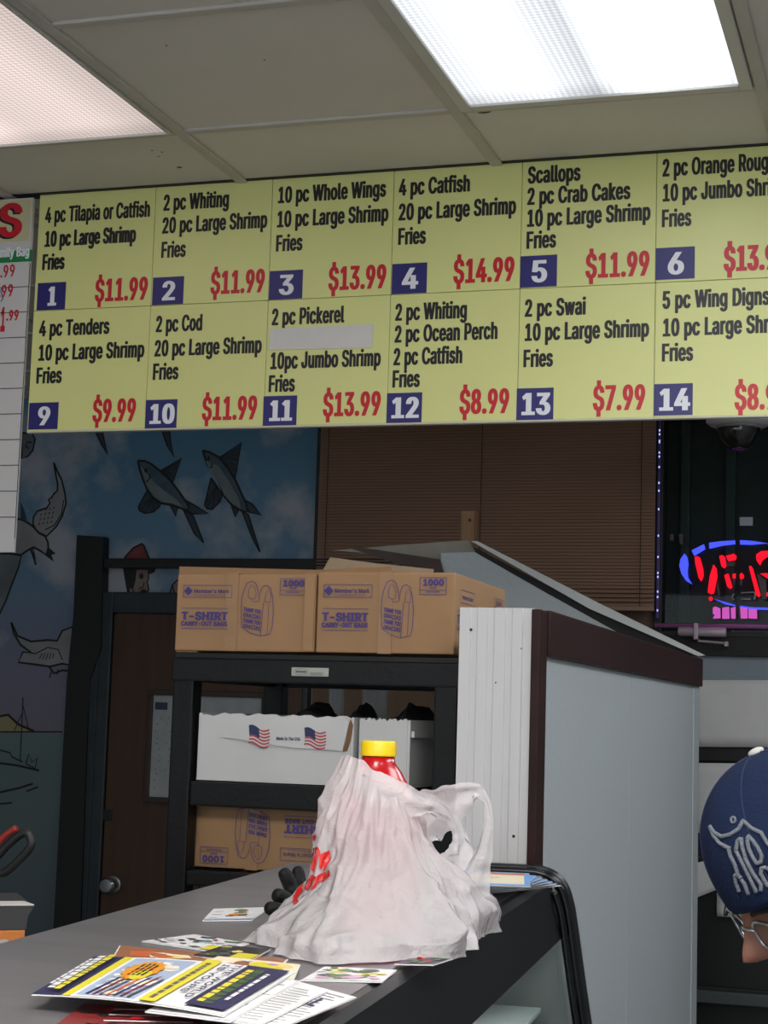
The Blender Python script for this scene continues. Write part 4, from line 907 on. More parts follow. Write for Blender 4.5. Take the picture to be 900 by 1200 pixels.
bundle(-1.038, 3.55, 1.548, .036, .14, .072, 7.7, 'dark bundle rising from the short white carton')
# white plastic sleeves hanging behind from the rack top
M_sleeve = mat('white_plastic', (236, 236, 236), .4, var=.1, scale=10)
def sleeve(pa, pb, label):
    y = RYb + .004; a = at_y(*pa, y); b = at_y(*pb, y); bm = bmesh.new(); n = 12
    vs = [[bm.verts.new((a.x + (b.x - a.x) * i / n, y + .004 + .003 * math.sin(i * 1.7 + s), z)) for i in range(n + 1)] for s, z in ((0, 1.70), (1, (1.70 + b.z) / 2), (2, b.z))]
    for r1, r2 in zip(vs, vs[1:]):
        for i in range(n): bm.faces.new([r1[i], r1[i + 1], r2[i + 1], r2[i]])
    r = bmesh.ops.extrude_face_region(bm, geom=list(bm.faces)); bmesh.ops.translate(bm, verts=[v for v in r['geom'] if isinstance(v, bmesh.types.BMVert)], vec=(0, .002, 0))
    tag(bm_obj('plastic_sleeve', bm, M_sleeve, smooth=True), label, 'plastic sleeve')
sleeve((385, 800), (401, 860), 'narrow white plastic sleeve hanging behind the rack, left of two')
sleeve((424, 800), (452, 860), 'wider white plastic sleeve hanging behind the rack, right of two')

# ================================================================== COUNTER / DISPLAY CASE
O = Vector((-.645, 3.04, 1.33)); Lv = Vector((.079, -.9969, 0)).normalized(); Wv = Vector((-Lv.y * -1, 0, 0)); Wv = Vector((Lv.y, -Lv.x, 0)); Zv = Vector((0, 0, 1))
FC = frame_of((O.x, O.y, 0), Lv, Wv, Zv)     # local x along the case towards the camera, y to its back, z up
CT = 1.33; LEN = 2.45; WID = .462
def C(l, w, z): return FC @ Vector((l, w, z))
M_steel = mat('counter_steel', (148, 145, 150), .34, metal=.6, var=.12, scale=3, stretch=(1, 6, 1), bump=.03, bscale=120)
M_blk = mat('case_black', (18, 18, 20), .30, spec=.5, var=.2, scale=18)
M_trim = mat('trim_black_metal', (40, 42, 44), .22, metal=.8)
case = empty('display_case', C(LEN / 2, WID / 2, 0)); tag(case, 'black glass-fronted display case with flat steel top in the foreground', 'display case')
bm = bmesh.new(); box(bm, .012, LEN, .004, WID, CT - .028, CT, .004, frame=FC); bm_obj('steel_top', bm, M_steel, case)
def prof_ext(bm, prof, l0, l1, mi=0): prism(bm, [C(l0, w, z) for w, z in prof], Lv * (l1 - l0), mi)
bm = bmesh.new(); prof_ext(bm, [(.004, CT - .001), (-.004, CT - .003), (-.012, CT - .012), (-.0345, 1.228), (-.024, 1.226), (.004, CT - .028)], .02, LEN); bm_obj('front_band', bm, M_blk, case)
bm = bmesh.new(); prof_ext(bm, [(-.0345, 1.228), (-.105, .70), (-.099, .70), (-.0285, 1.228)], .03, LEN)
cg = bpy.data.materials.new('case_glass'); cg.use_nodes = True; nt = cg.node_tree; nt.nodes.clear()
o_ = nt.nodes.new('ShaderNodeOutputMaterial'); mx = nt.nodes.new('ShaderNodeMixShader'); tr = nt.nodes.new('ShaderNodeBsdfTransparent'); gl = nt.nodes.new('ShaderNodeBsdfGlossy'); gl.inputs['Roughness'].default_value = .02
tr.inputs[0].default_value = (.92, .97, .96, 1); mx.inputs[0].default_value = .10; nt.links.new(tr.outputs[0], mx.inputs[1]); nt.links.new(gl.outputs[0], mx.inputs[2]); nt.links.new(mx.outputs[0], o_.inputs[0])
bm_obj('front_glass', bm, cg, case)
# end frame: chromed tube following the front profile, with the dark end wall
TP = [(.12, CT + .004), (.045, CT + .004), (.015, CT + .003), (-.008, CT - .004), (-.026, CT - .022), (-.036, CT - .05), (-.042, CT - .08), (-.058, 1.15), (-.082, 1.0), (-.115, .74)]
bm = bmesh.new(); tube(bm, smooth_path([C(.002, w, z) for w, z in TP], 6), .0085, 12); bm_obj('end_tube', bm, M_trim, case, smooth=True)
bm = bmesh.new(); tube(bm, smooth_path([C(-.022, w - .002, z + .001) for w, z in TP], 6), .0105, 12); bm_obj('end_gasket', bm, M_blk, case, smooth=True)
bm = bmesh.new(); tube(bm, smooth_path([C(.045, w + .006, z - .002) for w, z in TP[4:]], 6), .006, 10); bm_obj('inner_tube', bm, M_trim, case, smooth=True)
bm = bmesh.new(); prism(bm, [C(-.02, w, z) for w, z in TP[1:]] + [C(-.02, -.1, .70), C(-.02, WID, .70), C(-.02, WID, CT - .002)], Lv * .025)
bm_obj('end_wall', bm, mat('case_end_liner', (126, 128, 128), .4), case)
bm = bmesh.new(); box(bm, .01, LEN, WID - .03, WID, .72, CT - .03, frame=FC); box(bm, .01, LEN, -.10, WID, .68, .72, frame=FC)
M_liner = mat('case_liner', (202, 202, 202), .5); bm_obj('liner', bm, M_liner, case)
bm = bmesh.new(); box(bm, -.02, LEN, -.09, WID, 0, .68, .006, frame=FC); bm_obj('base_cabinet', bm, M_blk, case)
bm = bmesh.new(); box(bm, LEN - .0, LEN + .02, -.10, WID, .0, CT - .002, .004, frame=FC); bm_obj('near_end_panel', bm, M_blk, case)
bm = bmesh.new(); box(bm, .2, LEN - .2, .05, .09, CT - .05, CT - .032, .004, frame=FC); bm_obj('case_fill_strip', bm, emission('case_fill_glow', (245, 246, 245), 4.5), case)  # glowing strip added under the top to brighten the case interior
for zz in (.93, 1.10):
    bm = bmesh.new(); box(bm, .03, LEN - .01, .0 if zz > 1 else -.04, WID - .035, zz, zz + .008, .001, seg=1, frame=FC); bm_obj('shelf', bm, mat('shelf_glass_white', (196, 200, 200), .3), case)

# ------------------------------------------------------------------ flyers on the case
FLM = {}
def fm(c, r=.42):
    if c not in FLM: FLM[c] = mat('flyer_%s' % {0: 'tone'}.get(0), c, r, spec=.5)
    return FLM[c]
PAL = [(226, 226, 228), (46, 44, 84), (214, 202, 56), (220, 146, 40), (160, 176, 202), (120, 40, 40), (150, 100, 70), (216, 170, 196), (92, 130, 84), (236, 224, 196), (90, 84, 96), (60, 110, 180), (196, 40, 40), (232, 204, 130), (40, 36, 40), (196, 98, 60), (110, 160, 220), (70, 90, 60)]
PMATS = [mat('flyer_ink_%s' % n, c, .4) for n, c in zip('white navy yellow orange sky maroon tan pink green cream grey blue red butter black rust lightblue olive'.split(), PAL)]
def flyer(name, quad, z, label, draw, group, curl=0.0, th=.0011, back=None, tilt=None, cat='flyer', noise_amp=.0):
    """quad: four (x, y) corners s0t0, s1t0, s1t1, s0t1; paper sheet at height z; draw(d) prints in the unit square"""
    q = [Vector((x, y, 0)) for x, y in quad]
    def surf(s, t):
        p = q[0].lerp(q[1], s).lerp(q[3].lerp(q[2], s), t)
        h = z + th + curl * ((2 * s - 1) ** 2 if curl > 0 else -(2 * t - 1) ** 2) + (tilt(s, t) if tilt else 0)
        return Vector((p.x, p.y, h)), Vector((0, 0, 1))
    c = surf(.5, .5)[0]
    root = empty(name, (c.x, c.y, z)); tag(root, label, cat, group)
    n = 12; bm = bmesh.new()
    g = [[bm.verts.new(surf(i / n, j / n)[0]) for i in range(n + 1)] for j in range(n + 1)]
    for j in range(n):
        for i in range(n): bm.faces.new([g[j][i], g[j][i + 1], g[j + 1][i + 1], g[j + 1][i]])
    r = bmesh.ops.extrude_face_region(bm, geom=list(bm.faces)); bmesh.ops.translate(bm, verts=[v for v in r['geom'] if isinstance(v, bmesh.types.BMVert)], vec=(0, 0, -th))
    bm_obj('paper', bm, PMATS[0], root, smooth=False)
    d = Decal(); draw(d)
    d.build('flyer_print', PMATS, surf, root, base=.0004, step=.00003)
    return root
def pq(pts, z): return [(p.x, p.y) for p in (at_z(x, y, z) for x, y in pts)]
ZC = CT + .0006
GF = 'flyers spread on the case top'
def blobs(d, n, cols, seed, a=.16, area=(0, 0, 1, 1)):
    rr = random.Random(seed)
    for k in range(n):
        u = rr.uniform(area[0] + a, area[2] - a); v = rr.uniform(area[1] + a, area[3] - a)
        m = 10; d.poly([(u + a * rr.uniform(.5, 1) * math.cos(6.283 * i / m), v + a * rr.uniform(.4, .9) * math.sin(6.283 * i / m)) for i in range(m)], rr.choice(cols))
def lines(d, n, m, x0, x1, y0, y1, seed, h=.012):
    rr = random.Random(seed)
    for k in range(n):
        y = y0 + (y1 - y0) * k / max(1, n - 1); d.rect(x0, y - h, x0 + (x1 - x0) * rr.uniform(.6, 1), y + h, m)
def food(seed, base=0, cols=(3, 5, 6, 7, 8, 12, 13, 15)):
    def f_(d):
        d.gridrect(.01, .01, .99, .99, base); blobs(d, 22, cols, seed); blobs(d, 14, cols, seed + 1, .08)
    return f_
def d_single(d):
    d.gridrect(.02, .02, .98, .98, 0); blobs(d, 7, (5, 8, 12, 15, 3), 11, .14, (.3, .2, .9, .95)); lines(d, 3, 1, .08, .3, .2, .7, 3); d.gridrect(.02, .02, .98, .1, 4, 4)
def d_card(d):
    d.gridrect(.01, .01, .99, .99, 0); blobs(d, 24, (10, 1, 7, 8, 4, 0), 21, .1); d.gridrect(.7, .02, .98, .4, 2, 4); blobs(d, 10, (12, 17, 10), 23, .06)
flyer('flyer', pq([(237, 1080), (296, 1079), (318, 1064), (250, 1066)], ZC), ZC, 'small white food flyer lying beside the black glove', d_single, GF)
flyer('flyer', pq([(166, 1104), (262, 1118), (292, 1107), (228, 1096)], ZC), ZC, 'pale patterned card on the steel top between the pile and the glove', d_card, GF)
def d_dark(d): d.gridrect(.01, .01, .99, .99, 14); blobs(d, 14, (6, 17, 10, 13), 31, .12); d.gridrect(.6, .0, .99, .5, 2, 4)
flyer('flyer', pq([(224, 1120), (290, 1128), (318, 1112), (262, 1108)], ZC + .003), ZC + .002, 'dark photo flyer under the left edge of the plastic bag', d_dark, GF)
flyer('flyer', pq([(352, 1150), (448, 1152), (465, 1138), (380, 1134)], ZC), ZC, 'pink and green card sticking out from under the front of the plastic bag', food(41, 0, (7, 8, 0, 10, 2)), GF)
flyer('flyer', pq([(462, 1132), (508, 1133), (536, 1124), (500, 1118)], ZC), ZC + .001, 'dark glossy card poking out right of the plastic bag over the case edge', food(45, 10, (10, 12, 8, 14)), GF)
# red patterned sheet at the very front
def d_red(d): d.gridrect(0, 0, 1, 1, 5); blobs(d, 40, (12, 0, 5, 14), 51, .07); [d.text('TAKE', 0, 0, .001, .001, 5) for _ in ()]; lines(d, 6, 0, .3, .95, .15, .85, 5)
flyer('flyer', pq([(30, 1230), (240, 1232), (235, 1183), (98, 1178)], ZC), ZC, 'dark red patterned sheet at the near end of the flyer pile', d_red, GF)
# pile
flyer('flyer', pq([(118, 1143), (310, 1152), (338, 1122), (140, 1106)], ZC + .004), ZC + .001, 'brown food photo flyer poking out behind the yellow and navy flyer', food(61, 6, (6, 15, 13, 9, 10, 6)), GF)
flyer('flyer', pq([(200, 1150), (340, 1158), (352, 1130), (255, 1120)], ZC + .006), ZC + .0045, 'pink and yellow food flyer near the left edge of the plastic bag', food(67, 9, (13, 7, 2, 6, 9, 15, 0)), GF)
def d_white(seed, txt=None):
    def f_(d):
        d.gridrect(.01, .01, .99, .99, 0); lines(d, 14, 10, .60, .95, .10, .90, seed, .006); lines(d, 8, 4, .08, .4, .1, .4, seed + 1, .012)
        if txt: d.text(txt, .62, .56, .22, .2, 1, bold=.012)
    return f_
flyer('flyer', pq([(240, 1196), (330, 1206), (418, 1170), (330, 1146)], ZC + .006), ZC + .006, 'white flyer with blue lettering fanned out at the right of the pile', d_white(71, 'AL'), GF)
flyer('flyer', pq([(220, 1192), (305, 1202), (384, 1162), (300, 1146)], ZC + .009), ZC + .0085, 'white flyer fanned out second from the right of the pile', d_white(75), GF)
flyer('flyer', pq([(170, 1186), (270, 1198), (352, 1150), (250, 1140)], ZC + .011), ZC + .0105, 'white flyer directly beneath the yellow and navy flyer', d_white(79), GF)
def words(d, u, v0, v1, h, m, seed):
    """a line of small print running along v"""
    rr = random.Random(seed); v = v0
    while v < v1 - .02:
        w = rr.uniform(.03, .10); d.rect(u - h, v, u + h, min(v1, v + w), m); v += w + .018
def d_top(d):
    R = math.pi / 2
    d.gridrect(.0, .0, 1, 1, 0); d.gridrect(.0, .0, .16, 1, 1); d.gridrect(.16, .0, .205, 1, 2)
    d.gridrect(.225, .03, .53, .97, 4); blobs(d, 30, (4, 0, 0, 9), 81, .06, (.21, .02, .55, .98))
    for k in range(7): d.poly([(.27 + .036 * k, .04), (.285 + .036 * k, .04), (.315 + .036 * k, .46 + .04 * (k % 3)), (.30 + .036 * k, .46 + .02 * (k % 2))], (1, 5, 10, 15)[k % 4])
    m = 26; d.poly([(.36 + (.095 if i % 2 else .080) * math.cos(6.283 * i / m), .64 + (.25 if i % 2 else .205) * math.sin(6.283 * i / m)) for i in range(m)], 3)
    m = 16; d.poly([(.385 + .045 * math.cos(6.283 * i / m), .52 + .12 * math.sin(6.283 * i / m)) for i in range(m)], 2)
    for k in range(4): words(d, .325 + .024 * k, .50, .80, .006, 14, 90 + k)
    d.gridrect(.565, .0, .65, 1, 2); words(d, .607, .06, .94, .012, 10, 95)
    d.text('THE WORLD', .735, .95, .80, .030, 1, bold=.003, rot=-R); d.text('IS YOURS', .680, .92, .68, .030, 1, bold=.003, rot=-R)
    d.gridrect(.785, .04, .985, .96, 1); words(d, .83, .12, .88, .016, 2, 96); words(d, .875, .10, .90, .022, 17, 97); words(d, .93, .2, .8, .010, 0, 98)
    words(d, .035, .18, .85, .008, 0, 101); words(d, .07, .08, .92, .017, 0, 102); words(d, .115, .05, .95, .017, 2, 103)
flyer('flyer', pq([(37, 1166), (262, 1192), (346, 1141), (110, 1122)], ZC + .013), ZC + .0125, 'yellow, white and navy flyer on top of the flyer pile', d_top, GF, tilt=lambda s, t: .004 * math.sin(s * 3.0))

# fan of blue-bordered cream leaflets at the far end of the case
def d_leaf(d):
    d.gridrect(0, 0, 1, 1, 16); d.gridrect(.05, .12, .93, .80, 9); d.gridrect(.05, .80, .52, .95, 16, 3); d.gridrect(.42, .80, .93, .95, 15, 3); lines(d, 1, 5, .05, .93, .56, .56, 1, .014)
    for k in range(9): d.rect(.12 + .03 * k, .86, .135 + .03 * k, .90, 0)
    rr = random.Random(5)
    for k in range(60): u, v = rr.uniform(.08, .9), rr.uniform(.15, .76); d.rect(u, v, u + .012, v + .014, (13, 10)[k % 2])
posns = ['bottom', 'second from the bottom', 'third from the bottom', 'fourth from the bottom', 'third from the top', 'second from the top', 'top']
cxy = at_z(610, 1042, ZC)
for k in range(7):
    ang = math.radians(-20 + 5.5 * k); w, h = .125, .22
    ux = Vector((math.cos(ang), math.sin(ang), 0)); uy = Vector((-math.sin(ang), math.cos(ang), 0))
    c = Vector((-.664, 2.625, 0)) + Vector((-.012 * (6 - k) / 6, .024 * (6 - k), 0)) + ux * (.003 * k)
    q = [c + ux * a + uy * b for a, b in ((-w / 2, -h / 2), (w / 2, -h / 2), (w / 2, h / 2), (-w / 2, h / 2))]
    flyer('leaflet', [(p.x, p.y) for p in q], ZC + .0042 * k, 'cream leaflet with blue border, %s of the fan at the case end' % posns[k], d_leaf, 'fanned cream leaflets', cat='leaflet')

# ================================================================== BOTTLE
BA = Vector((at_z(437, 1096, CT).x, at_z(437, 1096, CT).y, CT + .0025))
M_bottle = mat('red_plastic', (184, 16, 28), .22, spec=.6, var=.1, scale=6)
bt = empty('sauce_bottle', BA); tag(bt, 'red plastic bottle with a yellow cap standing in the white bag', 'bottle')
HB = at_plane(436, 868, BA, Vector((BA.x, BA.y, 0))).z - BA.z     # top of the cap
r0 = .0215
bm = bmesh.new(); hs = HB - .019
lathe(bm, [(0, 0), (.052, 0), (.057, .004), (.0575, .02), (.056, .03), (.0575, .04), (.0575, hs - .095), (.056, hs - .08), (.050, hs - .058), (.040, hs - .036), (.029, hs - .018), (.0215, hs - .008), (.0205, hs), (0, hs)], BA, 44); bm_obj('bottle_body', bm, M_bottle, bt, smooth=True)
bm = bmesh.new(); z0 = hs
lathe(bm, [(0, z0 + .0005), (.0222, z0 + .0005), (.0228, z0 + .003), (.0222, z0 + .005), (.0222, z0 + .016), (.0205, z0 + .019), (0, z0 + .0192)], BA, 60)
for v in bm.verts:
    rr = math.hypot(v.co.x - BA.x, v.co.y - BA.y); hz = v.co.z - BA.z
    if rr > .0218 and hz > z0 + .004 and hz < z0 + .0165:
        a_ = math.atan2(v.co.y - BA.y, v.co.x - BA.x); f_ = 1 + .012 * math.cos(30 * a_); v.co.x = BA.x + (v.co.x - BA.x) * f_; v.co.y = BA.y + (v.co.y - BA.y) * f_
shade_auto(bm_obj('cap', bm, mat('yellow_cap', (236, 204, 20), .4), bt), 40)

# ================================================================== PLASTIC BAG
bagm = bpy.data.materials.new('thin_white_plastic'); bagm.use_nodes = True; nt = bagm.node_tree; nt.nodes.clear(); L = nt.links
o_ = nt.nodes.new('ShaderNodeOutputMaterial')
df = nt.nodes.new('ShaderNodeBsdfDiffuse'); df.inputs[0].default_value = lin((236, 232, 236)); tl = nt.nodes.new('ShaderNodeBsdfTranslucent'); tl.inputs[0].default_value = lin((240, 236, 240))
gl = nt.nodes.new('ShaderNodeBsdfGlossy'); gl.inputs['Roughness'].default_value = .16; trn = nt.nodes.new('ShaderNodeBsdfTransparent')
m1 = nt.nodes.new('ShaderNodeMixShader'); m1.inputs[0].default_value = .36; L.new(df.outputs[0], m1.inputs[1]); L.new(tl.outputs[0], m1.inputs[2])
m2 = nt.nodes.new('ShaderNodeMixShader'); m2.inputs[0].default_value = .30; L.new(m1.outputs[0], m2.inputs[1]); L.new(trn.outputs[0], m2.inputs[2])
fr = nt.nodes.new('ShaderNodeLayerWeight'); fr.inputs[0].default_value = .25
mm = nt.nodes.new('ShaderNodeMath'); mm.operation = 'MULTIPLY'; mm.inputs[1].default_value = .8; L.new(fr.outputs['Fresnel'], mm.inputs[0])
m3 = nt.nodes.new('ShaderNodeMixShader'); L.new(mm.outputs[0], m3.inputs[0]); L.new(m2.outputs[0], m3.inputs[1]); L.new(gl.outputs[0], m3.inputs[2]); L.new(m3.outputs[0], o_.inputs[0])
tcn = nt.nodes.new('ShaderNodeTexCoord'); nz = nt.nodes.new('ShaderNodeTexNoise'); nz.inputs['Scale'].default_value = 34; nz.inputs['Detail'].default_value = 5; nz.inputs['Distortion'].default_value = 1.2; L.new(tcn.outputs['Object'], nz.inputs[0])
vor = nt.nodes.new('ShaderNodeTexVoronoi'); vor.feature = 'DISTANCE_TO_EDGE'; vor.inputs['Scale'].default_value = 22
vm = nt.nodes.new('ShaderNodeMapping'); vm.inputs['Scale'].default_value = (1, 1, .45); dsp = nt.nodes.new('ShaderNodeMix'); dsp.data_type = 'RGBA'; dsp.inputs[0].default_value = .06
L.new(tcn.outputs['Object'], dsp.inputs[6]); L.new(nz.outputs['Color'], dsp.inputs[7]); L.new(dsp.outputs[2], vm.inputs[0]); L.new(vm.outputs[0], vor.inputs['Vector'])
b0n = nt.nodes.new('ShaderNodeBump'); b0n.inputs['Strength'].default_value = .5; b0n.inputs['Distance'].default_value = .012; L.new(vor.outputs['Distance'], b0n.inputs['Height'])
bpn = nt.nodes.new('ShaderNodeBump'); L.new(b0n.outputs[0], bpn.inputs['Normal']); bpn.inputs['Strength'].default_value = .25; bpn.inputs['Distance'].default_value = .006; L.new(nz.outputs[0], bpn.inputs['Height'])
for s_ in (df, gl, tl): L.new(bpn.outputs[0], s_.inputs['Normal'])

bag = empty('plastic_bag', (BA.x, BA.y, CT)); tag(bag, 'white plastic carry-out bag with red lettering draped around the red bottle', 'bag')
du = Vector((BA.x, BA.y, 0)).normalized(); ru = Vector((du.y, -du.x, 0))     # depth away from the viewer side, and rightwards
HS = [0, .012, .035, .06, .09, .12, .15, .18, .20, .225, .25]
KEY = [  # angle (deg) in the (right, depth) frame, radius at each height, rim height
 (-90, [.285, .28, .25, .195, .140, .108, .088, .074, .060, .045, .035], .200),
 (-64, [.205, .203, .19, .160, .120, .090, .080, .064, .050, .040, .033], .186),
 (-30, [.126, .125, .122, .114, .092, .070, .060, .056, .046, .038, .030], .165),
 (0, [.135, .134, .130, .118, .084, .064, .058, .056, .048, .040, .030], .140),
 (30, [.160, .158, .148, .118, .080, .064, .062, .058, .05, .04, .03], .120),
 (52, [.228, .224, .195, .122, .088, .074, .066, .062, .05, .04, .03], .115),
 (80, [.15, .145, .125, .095, .085, .075, .066, .062, .05, .04, .03], .13),
 (130, [.13, .125, .11, .095, .085, .075, .066, .06, .05, .04, .03], .18),
 (180, [.120, .112, .098, .090, .085, .078, .068, .060, .050, .040, .030], .214),
 (215, [.165, .155, .118, .102, .092, .082, .070, .061, .052, .041, .030], .218),
 (245, [.245, .235, .185, .140, .112, .092, .078, .066, .056, .044, .031], .214)]
def interp(xs, ys, x):
    if x <= xs[0]: return ys[0]
    for a, b, c, d_ in zip(xs, xs[1:], ys, ys[1:]):
        if x <= b: t_ = (x - a) / (b - a); return c + (d_ - c) * t_
    return ys[-1]
def bag_par(phi):
    p = phi % 360; K = sorted(((k[0] % 360), k[1], k[2]) for k in KEY); K = [(K[-1][0] - 360,) + K[-1][1:]] + K + [(K[0][0] + 360,) + K[0][1:]]
    for a, b in zip(K, K[1:]):
        if a[0] <= p <= b[0]:
            t_ = (p - a[0]) / (b[0] - a[0]); t_ = t_ * t_ * (3 - 2 * t_)
            return [x + (y - x) * t_ for x, y in zip(a[1], b[1])], a[2] + (b[2] - a[2]) * t_
CRE = [(-118, 16, 1.07), (-96, -14, 1.02), (-72, 12, 1.09), (-47, 22, 1.04), (-18, 16, 1.06), (12, 10, 1.04), (40, 6, 1.08), (66, -4, 1.06), (98, 0, 1.05), (128, 4, 1.05), (158, 0, 1.04), (184, -6, 1.06), (208, -10, 1.03), (226, -16, 1.08)]
NA, NH = 320, 96
def bag_point(phi, t_):
    _, H = bag_par(phi); h = H * t_
    cr = sorted(((c + d_ * (1 - t_)) % 360, k_) for c, d_, k_ in CRE); cr = [(cr[-1][0] - 360, cr[-1][1])] + cr + [(cr[0][0] + 360, cr[0][1])]
    p_ = phi % 360
    for (pa, ka), (pb, kb) in zip(cr, cr[1:]):
        if pa <= p_ <= pb: break
    ra = interp(HS, bag_par(pa)[0], h) * ka; rb = interp(HS, bag_par(pb)[0], h) * kb; A_, B_ = math.radians(p_ - pa), math.radians(pb - p_)
    r = ra * rb * math.sin(A_ + B_) / max(1e-6, ra * math.sin(A_) + rb * math.sin(B_)); sg = A_ / (A_ + B_)
    r *= 1 - .16 * sg * (1 - sg); f_ = 0
    w_ = min(1, (1 - t_) * 3 + .25)
    a = math.radians(phi)
    P = Vector((math.cos(a) * r, math.sin(a) * r, h * .9)) * 9
    n1 = 1 - abs(noise.noise(P * 1.0 + Vector((3, 1, 2)))) * 2.4; n2 = 1 - abs(noise.noise(P * 2.3 + Vector((1.5, 5, 7)))) * 2.4
    Rd = Vector((math.cos(a) * 2.2, math.sin(a) * 2.2, h * 5 + .6 * math.sin(a * 2)))
    rd = 1 - abs(noise.noise(Rd * 1.3 + Vector((8, 2, 1)))) * 2.6; rd2 = 1 - abs(noise.noise(Rd * 3.1 + Vector((4, 9, 3)))) * 2.6
    low = max(0, 1 - t_ * 3.2)
    roll = .028 * math.exp(-((h - .030) / .016) ** 2) * (1 + .5 * math.sin(phi * .13 + 1))
    r2 = r + (f_ - .006) * w_ + (.007 * n1 + .0045 * n2 + (.007 * rd + .005 * rd2) * min(1, r / .10)) * w_ - .006 * w_ + roll * max(0, r - .06) * 3.4 + .012 * low * n1
    hz = max(.0008, h + .006 * n2 * w_ * (t_ > .05) * min(1, (1 - t_) * 6) + (.006 * noise.noise(P * 2) if t_ > .96 else 0))
    r2 = max(r2, .0595 if h < hs - .088 else (.0595 - (h - hs + .088) * .42 if h < hs - .02 else .026))
    p = Vector((BA.x, BA.y, CT)) + ru * (math.cos(a) * r2) + du * (math.sin(a) * r2); p.z = CT + hz + .0016
    # keep the foot of the bag on the case top, or let it hang just over the front edge
    return p
vs = []; fs = []
for j in range(NH + 1):
    for i in range(NA): vs.append(bag_point(360 * i / NA, (j / NH) ** 1.15))
for j in range(NH):
    for i in range(NA): fs.append((j * NA + i, j * NA + (i + 1) % NA, (j + 1) * NA + (i + 1) % NA, (j + 1) * NA + i))
body = geo_obj('bag_body', vs, fs, bagm, bag, smooth=True)
bag_bvh = BVHTree.FromPolygons([Vector(v) for v in vs], fs)
def band(name, pts, widths, fold=.006, nf=3, n=70, m=14, seed=0):
    """crumpled ribbon through points (px, py, depth offset); widths in metres"""
    P = [at_plane(x, y, BA + du * o, du) for x, y, o in pts]; S = smooth_path(P, 12); N = len(S)
    ws = [interp(list(range(len(widths))), widths, i * (len(widths) - 1) / (N - 1)) for i in range(N)]
    V = []
    for i, p in enumerate(S):
        t_ = (S[min(i + 1, N - 1)] - S[max(0, i - 1)]).normalized(); sd = t_.cross(du).normalized()
        for k in range(m + 1):
            q = k / m * 2 - 1
            nn_ = noise.noise(Vector((i * .12, q * 2.2 + seed, seed)))
            off = fold * (math.cos(q * math.pi * nf + i * .05 + seed) + 1.2 * nn_) * min(1, ws[i] / .03)
            V.append(p + sd * (q * ws[i] * .5 * (1 + .25 * nn_)) + du * off)
    Fq = [(i * (m + 1) + k, i * (m + 1) + k + 1, (i + 1) * (m + 1) + k + 1, (i + 1) * (m + 1) + k) for i in range(N - 1) for k in range(m)]
    return geo_obj(name, V, Fq, bagm, bag, smooth=True)
band('handle', [(414, 912, -.040), (430, 919, -.058), (455, 929, -.070), (485, 940, -.066), (510, 946, -.05), (528, 958, -.035), (537, 976, -.025), (540, 992, -.02), (535, 1008, -.02), (522, 1020, -.015)], [.022, .036, .036, .032, .022, .015, .014, .028, .034, .036], fold=.0022, nf=1.5, seed=1.0)
band('handle', [(484, 978, .062), (496, 962, .075), (514, 950, .08), (534, 938, .08), (554, 928, .08), (567, 935, .08), (573, 958, .08), (569, 990, .08), (561, 1016, .08), (552, 1044, .08)], [.050, .066, .062, .046, .024, .011, .010, .018, .030, .05], fold=.0026, nf=1.5, seed=4.0)
# red lettering wrapped on the bag's left side
Z4 = lambda l: [(330 + x / 3.333, 860 + y / 3.333) for x, y in l]
PR = [[(72, 490), (85, 462), (105, 450), (112, 470), (100, 500), (112, 512), (95, 540), (82, 520), (66, 520)], [(112, 450), (140, 440), (152, 460), (140, 490), (128, 540), (112, 525), (118, 490)], [(150, 470), (188, 455), (190, 490), (178, 520), (160, 535), (146, 520)],
      [(52, 560), (80, 552), (92, 575), (78, 600), (85, 612), (60, 640), (44, 650), (48, 600)], [(95, 570), (118, 548), (135, 560), (118, 590), (100, 612), (88, 608)], [(140, 552), (186, 530), (188, 555), (162, 580), (150, 570), (128, 605), (112, 610), (125, 590)], [(118, 400), (132, 392), (134, 408), (124, 420)], [(38, 655), (60, 640), (66, 655), (48, 668)]]
V = []; Fq = []
for pl in PR:
    q = Z4(pl); cxp = sum(p[0] for p in q) / len(q); cyp = sum(p[1] for p in q) / len(q); n = len(q); R_ = 5; b0 = len(V); ok = True; tmp = []
    for r_ in range(R_ + 1):
        for i in range(n * 3):
            a_, b_ = q[(i // 3) % n], q[(i // 3 + 1) % n]; f_ = (i % 3) / 3; x = a_[0] + (b_[0] - a_[0]) * f_; y = a_[1] + (b_[1] - a_[1]) * f_
            k_ = max(.02, r_ / R_); px, py = cxp + (x - cxp) * k_, cyp + (y - cyp) * k_
            hit = bag_bvh.ray_cast(EYE, ray(px, py).normalized())
            tmp.append(hit[0] - ray(px, py).normalized() * .0022 if hit[0] else None)
    if any(p is None for p in tmp):
        good = [p for p in tmp if p is not None]
        if not good: continue
        tmp = [p if p is not None else good[0] for p in tmp]
    V += tmp; nn3 = n * 3
    Fq += [(b0 + r_ * nn3 + i, b0 + r_ * nn3 + (i + 1) % nn3, b0 + (r_ + 1) * nn3 + (i + 1) % nn3, b0 + (r_ + 1) * nn3 + i) for r_ in range(R_) for i in range(nn3)]
geo_obj('red_lettering', V, Fq, mat('bag_red_ink', (206, 40, 36), .35), bag, smooth=True)

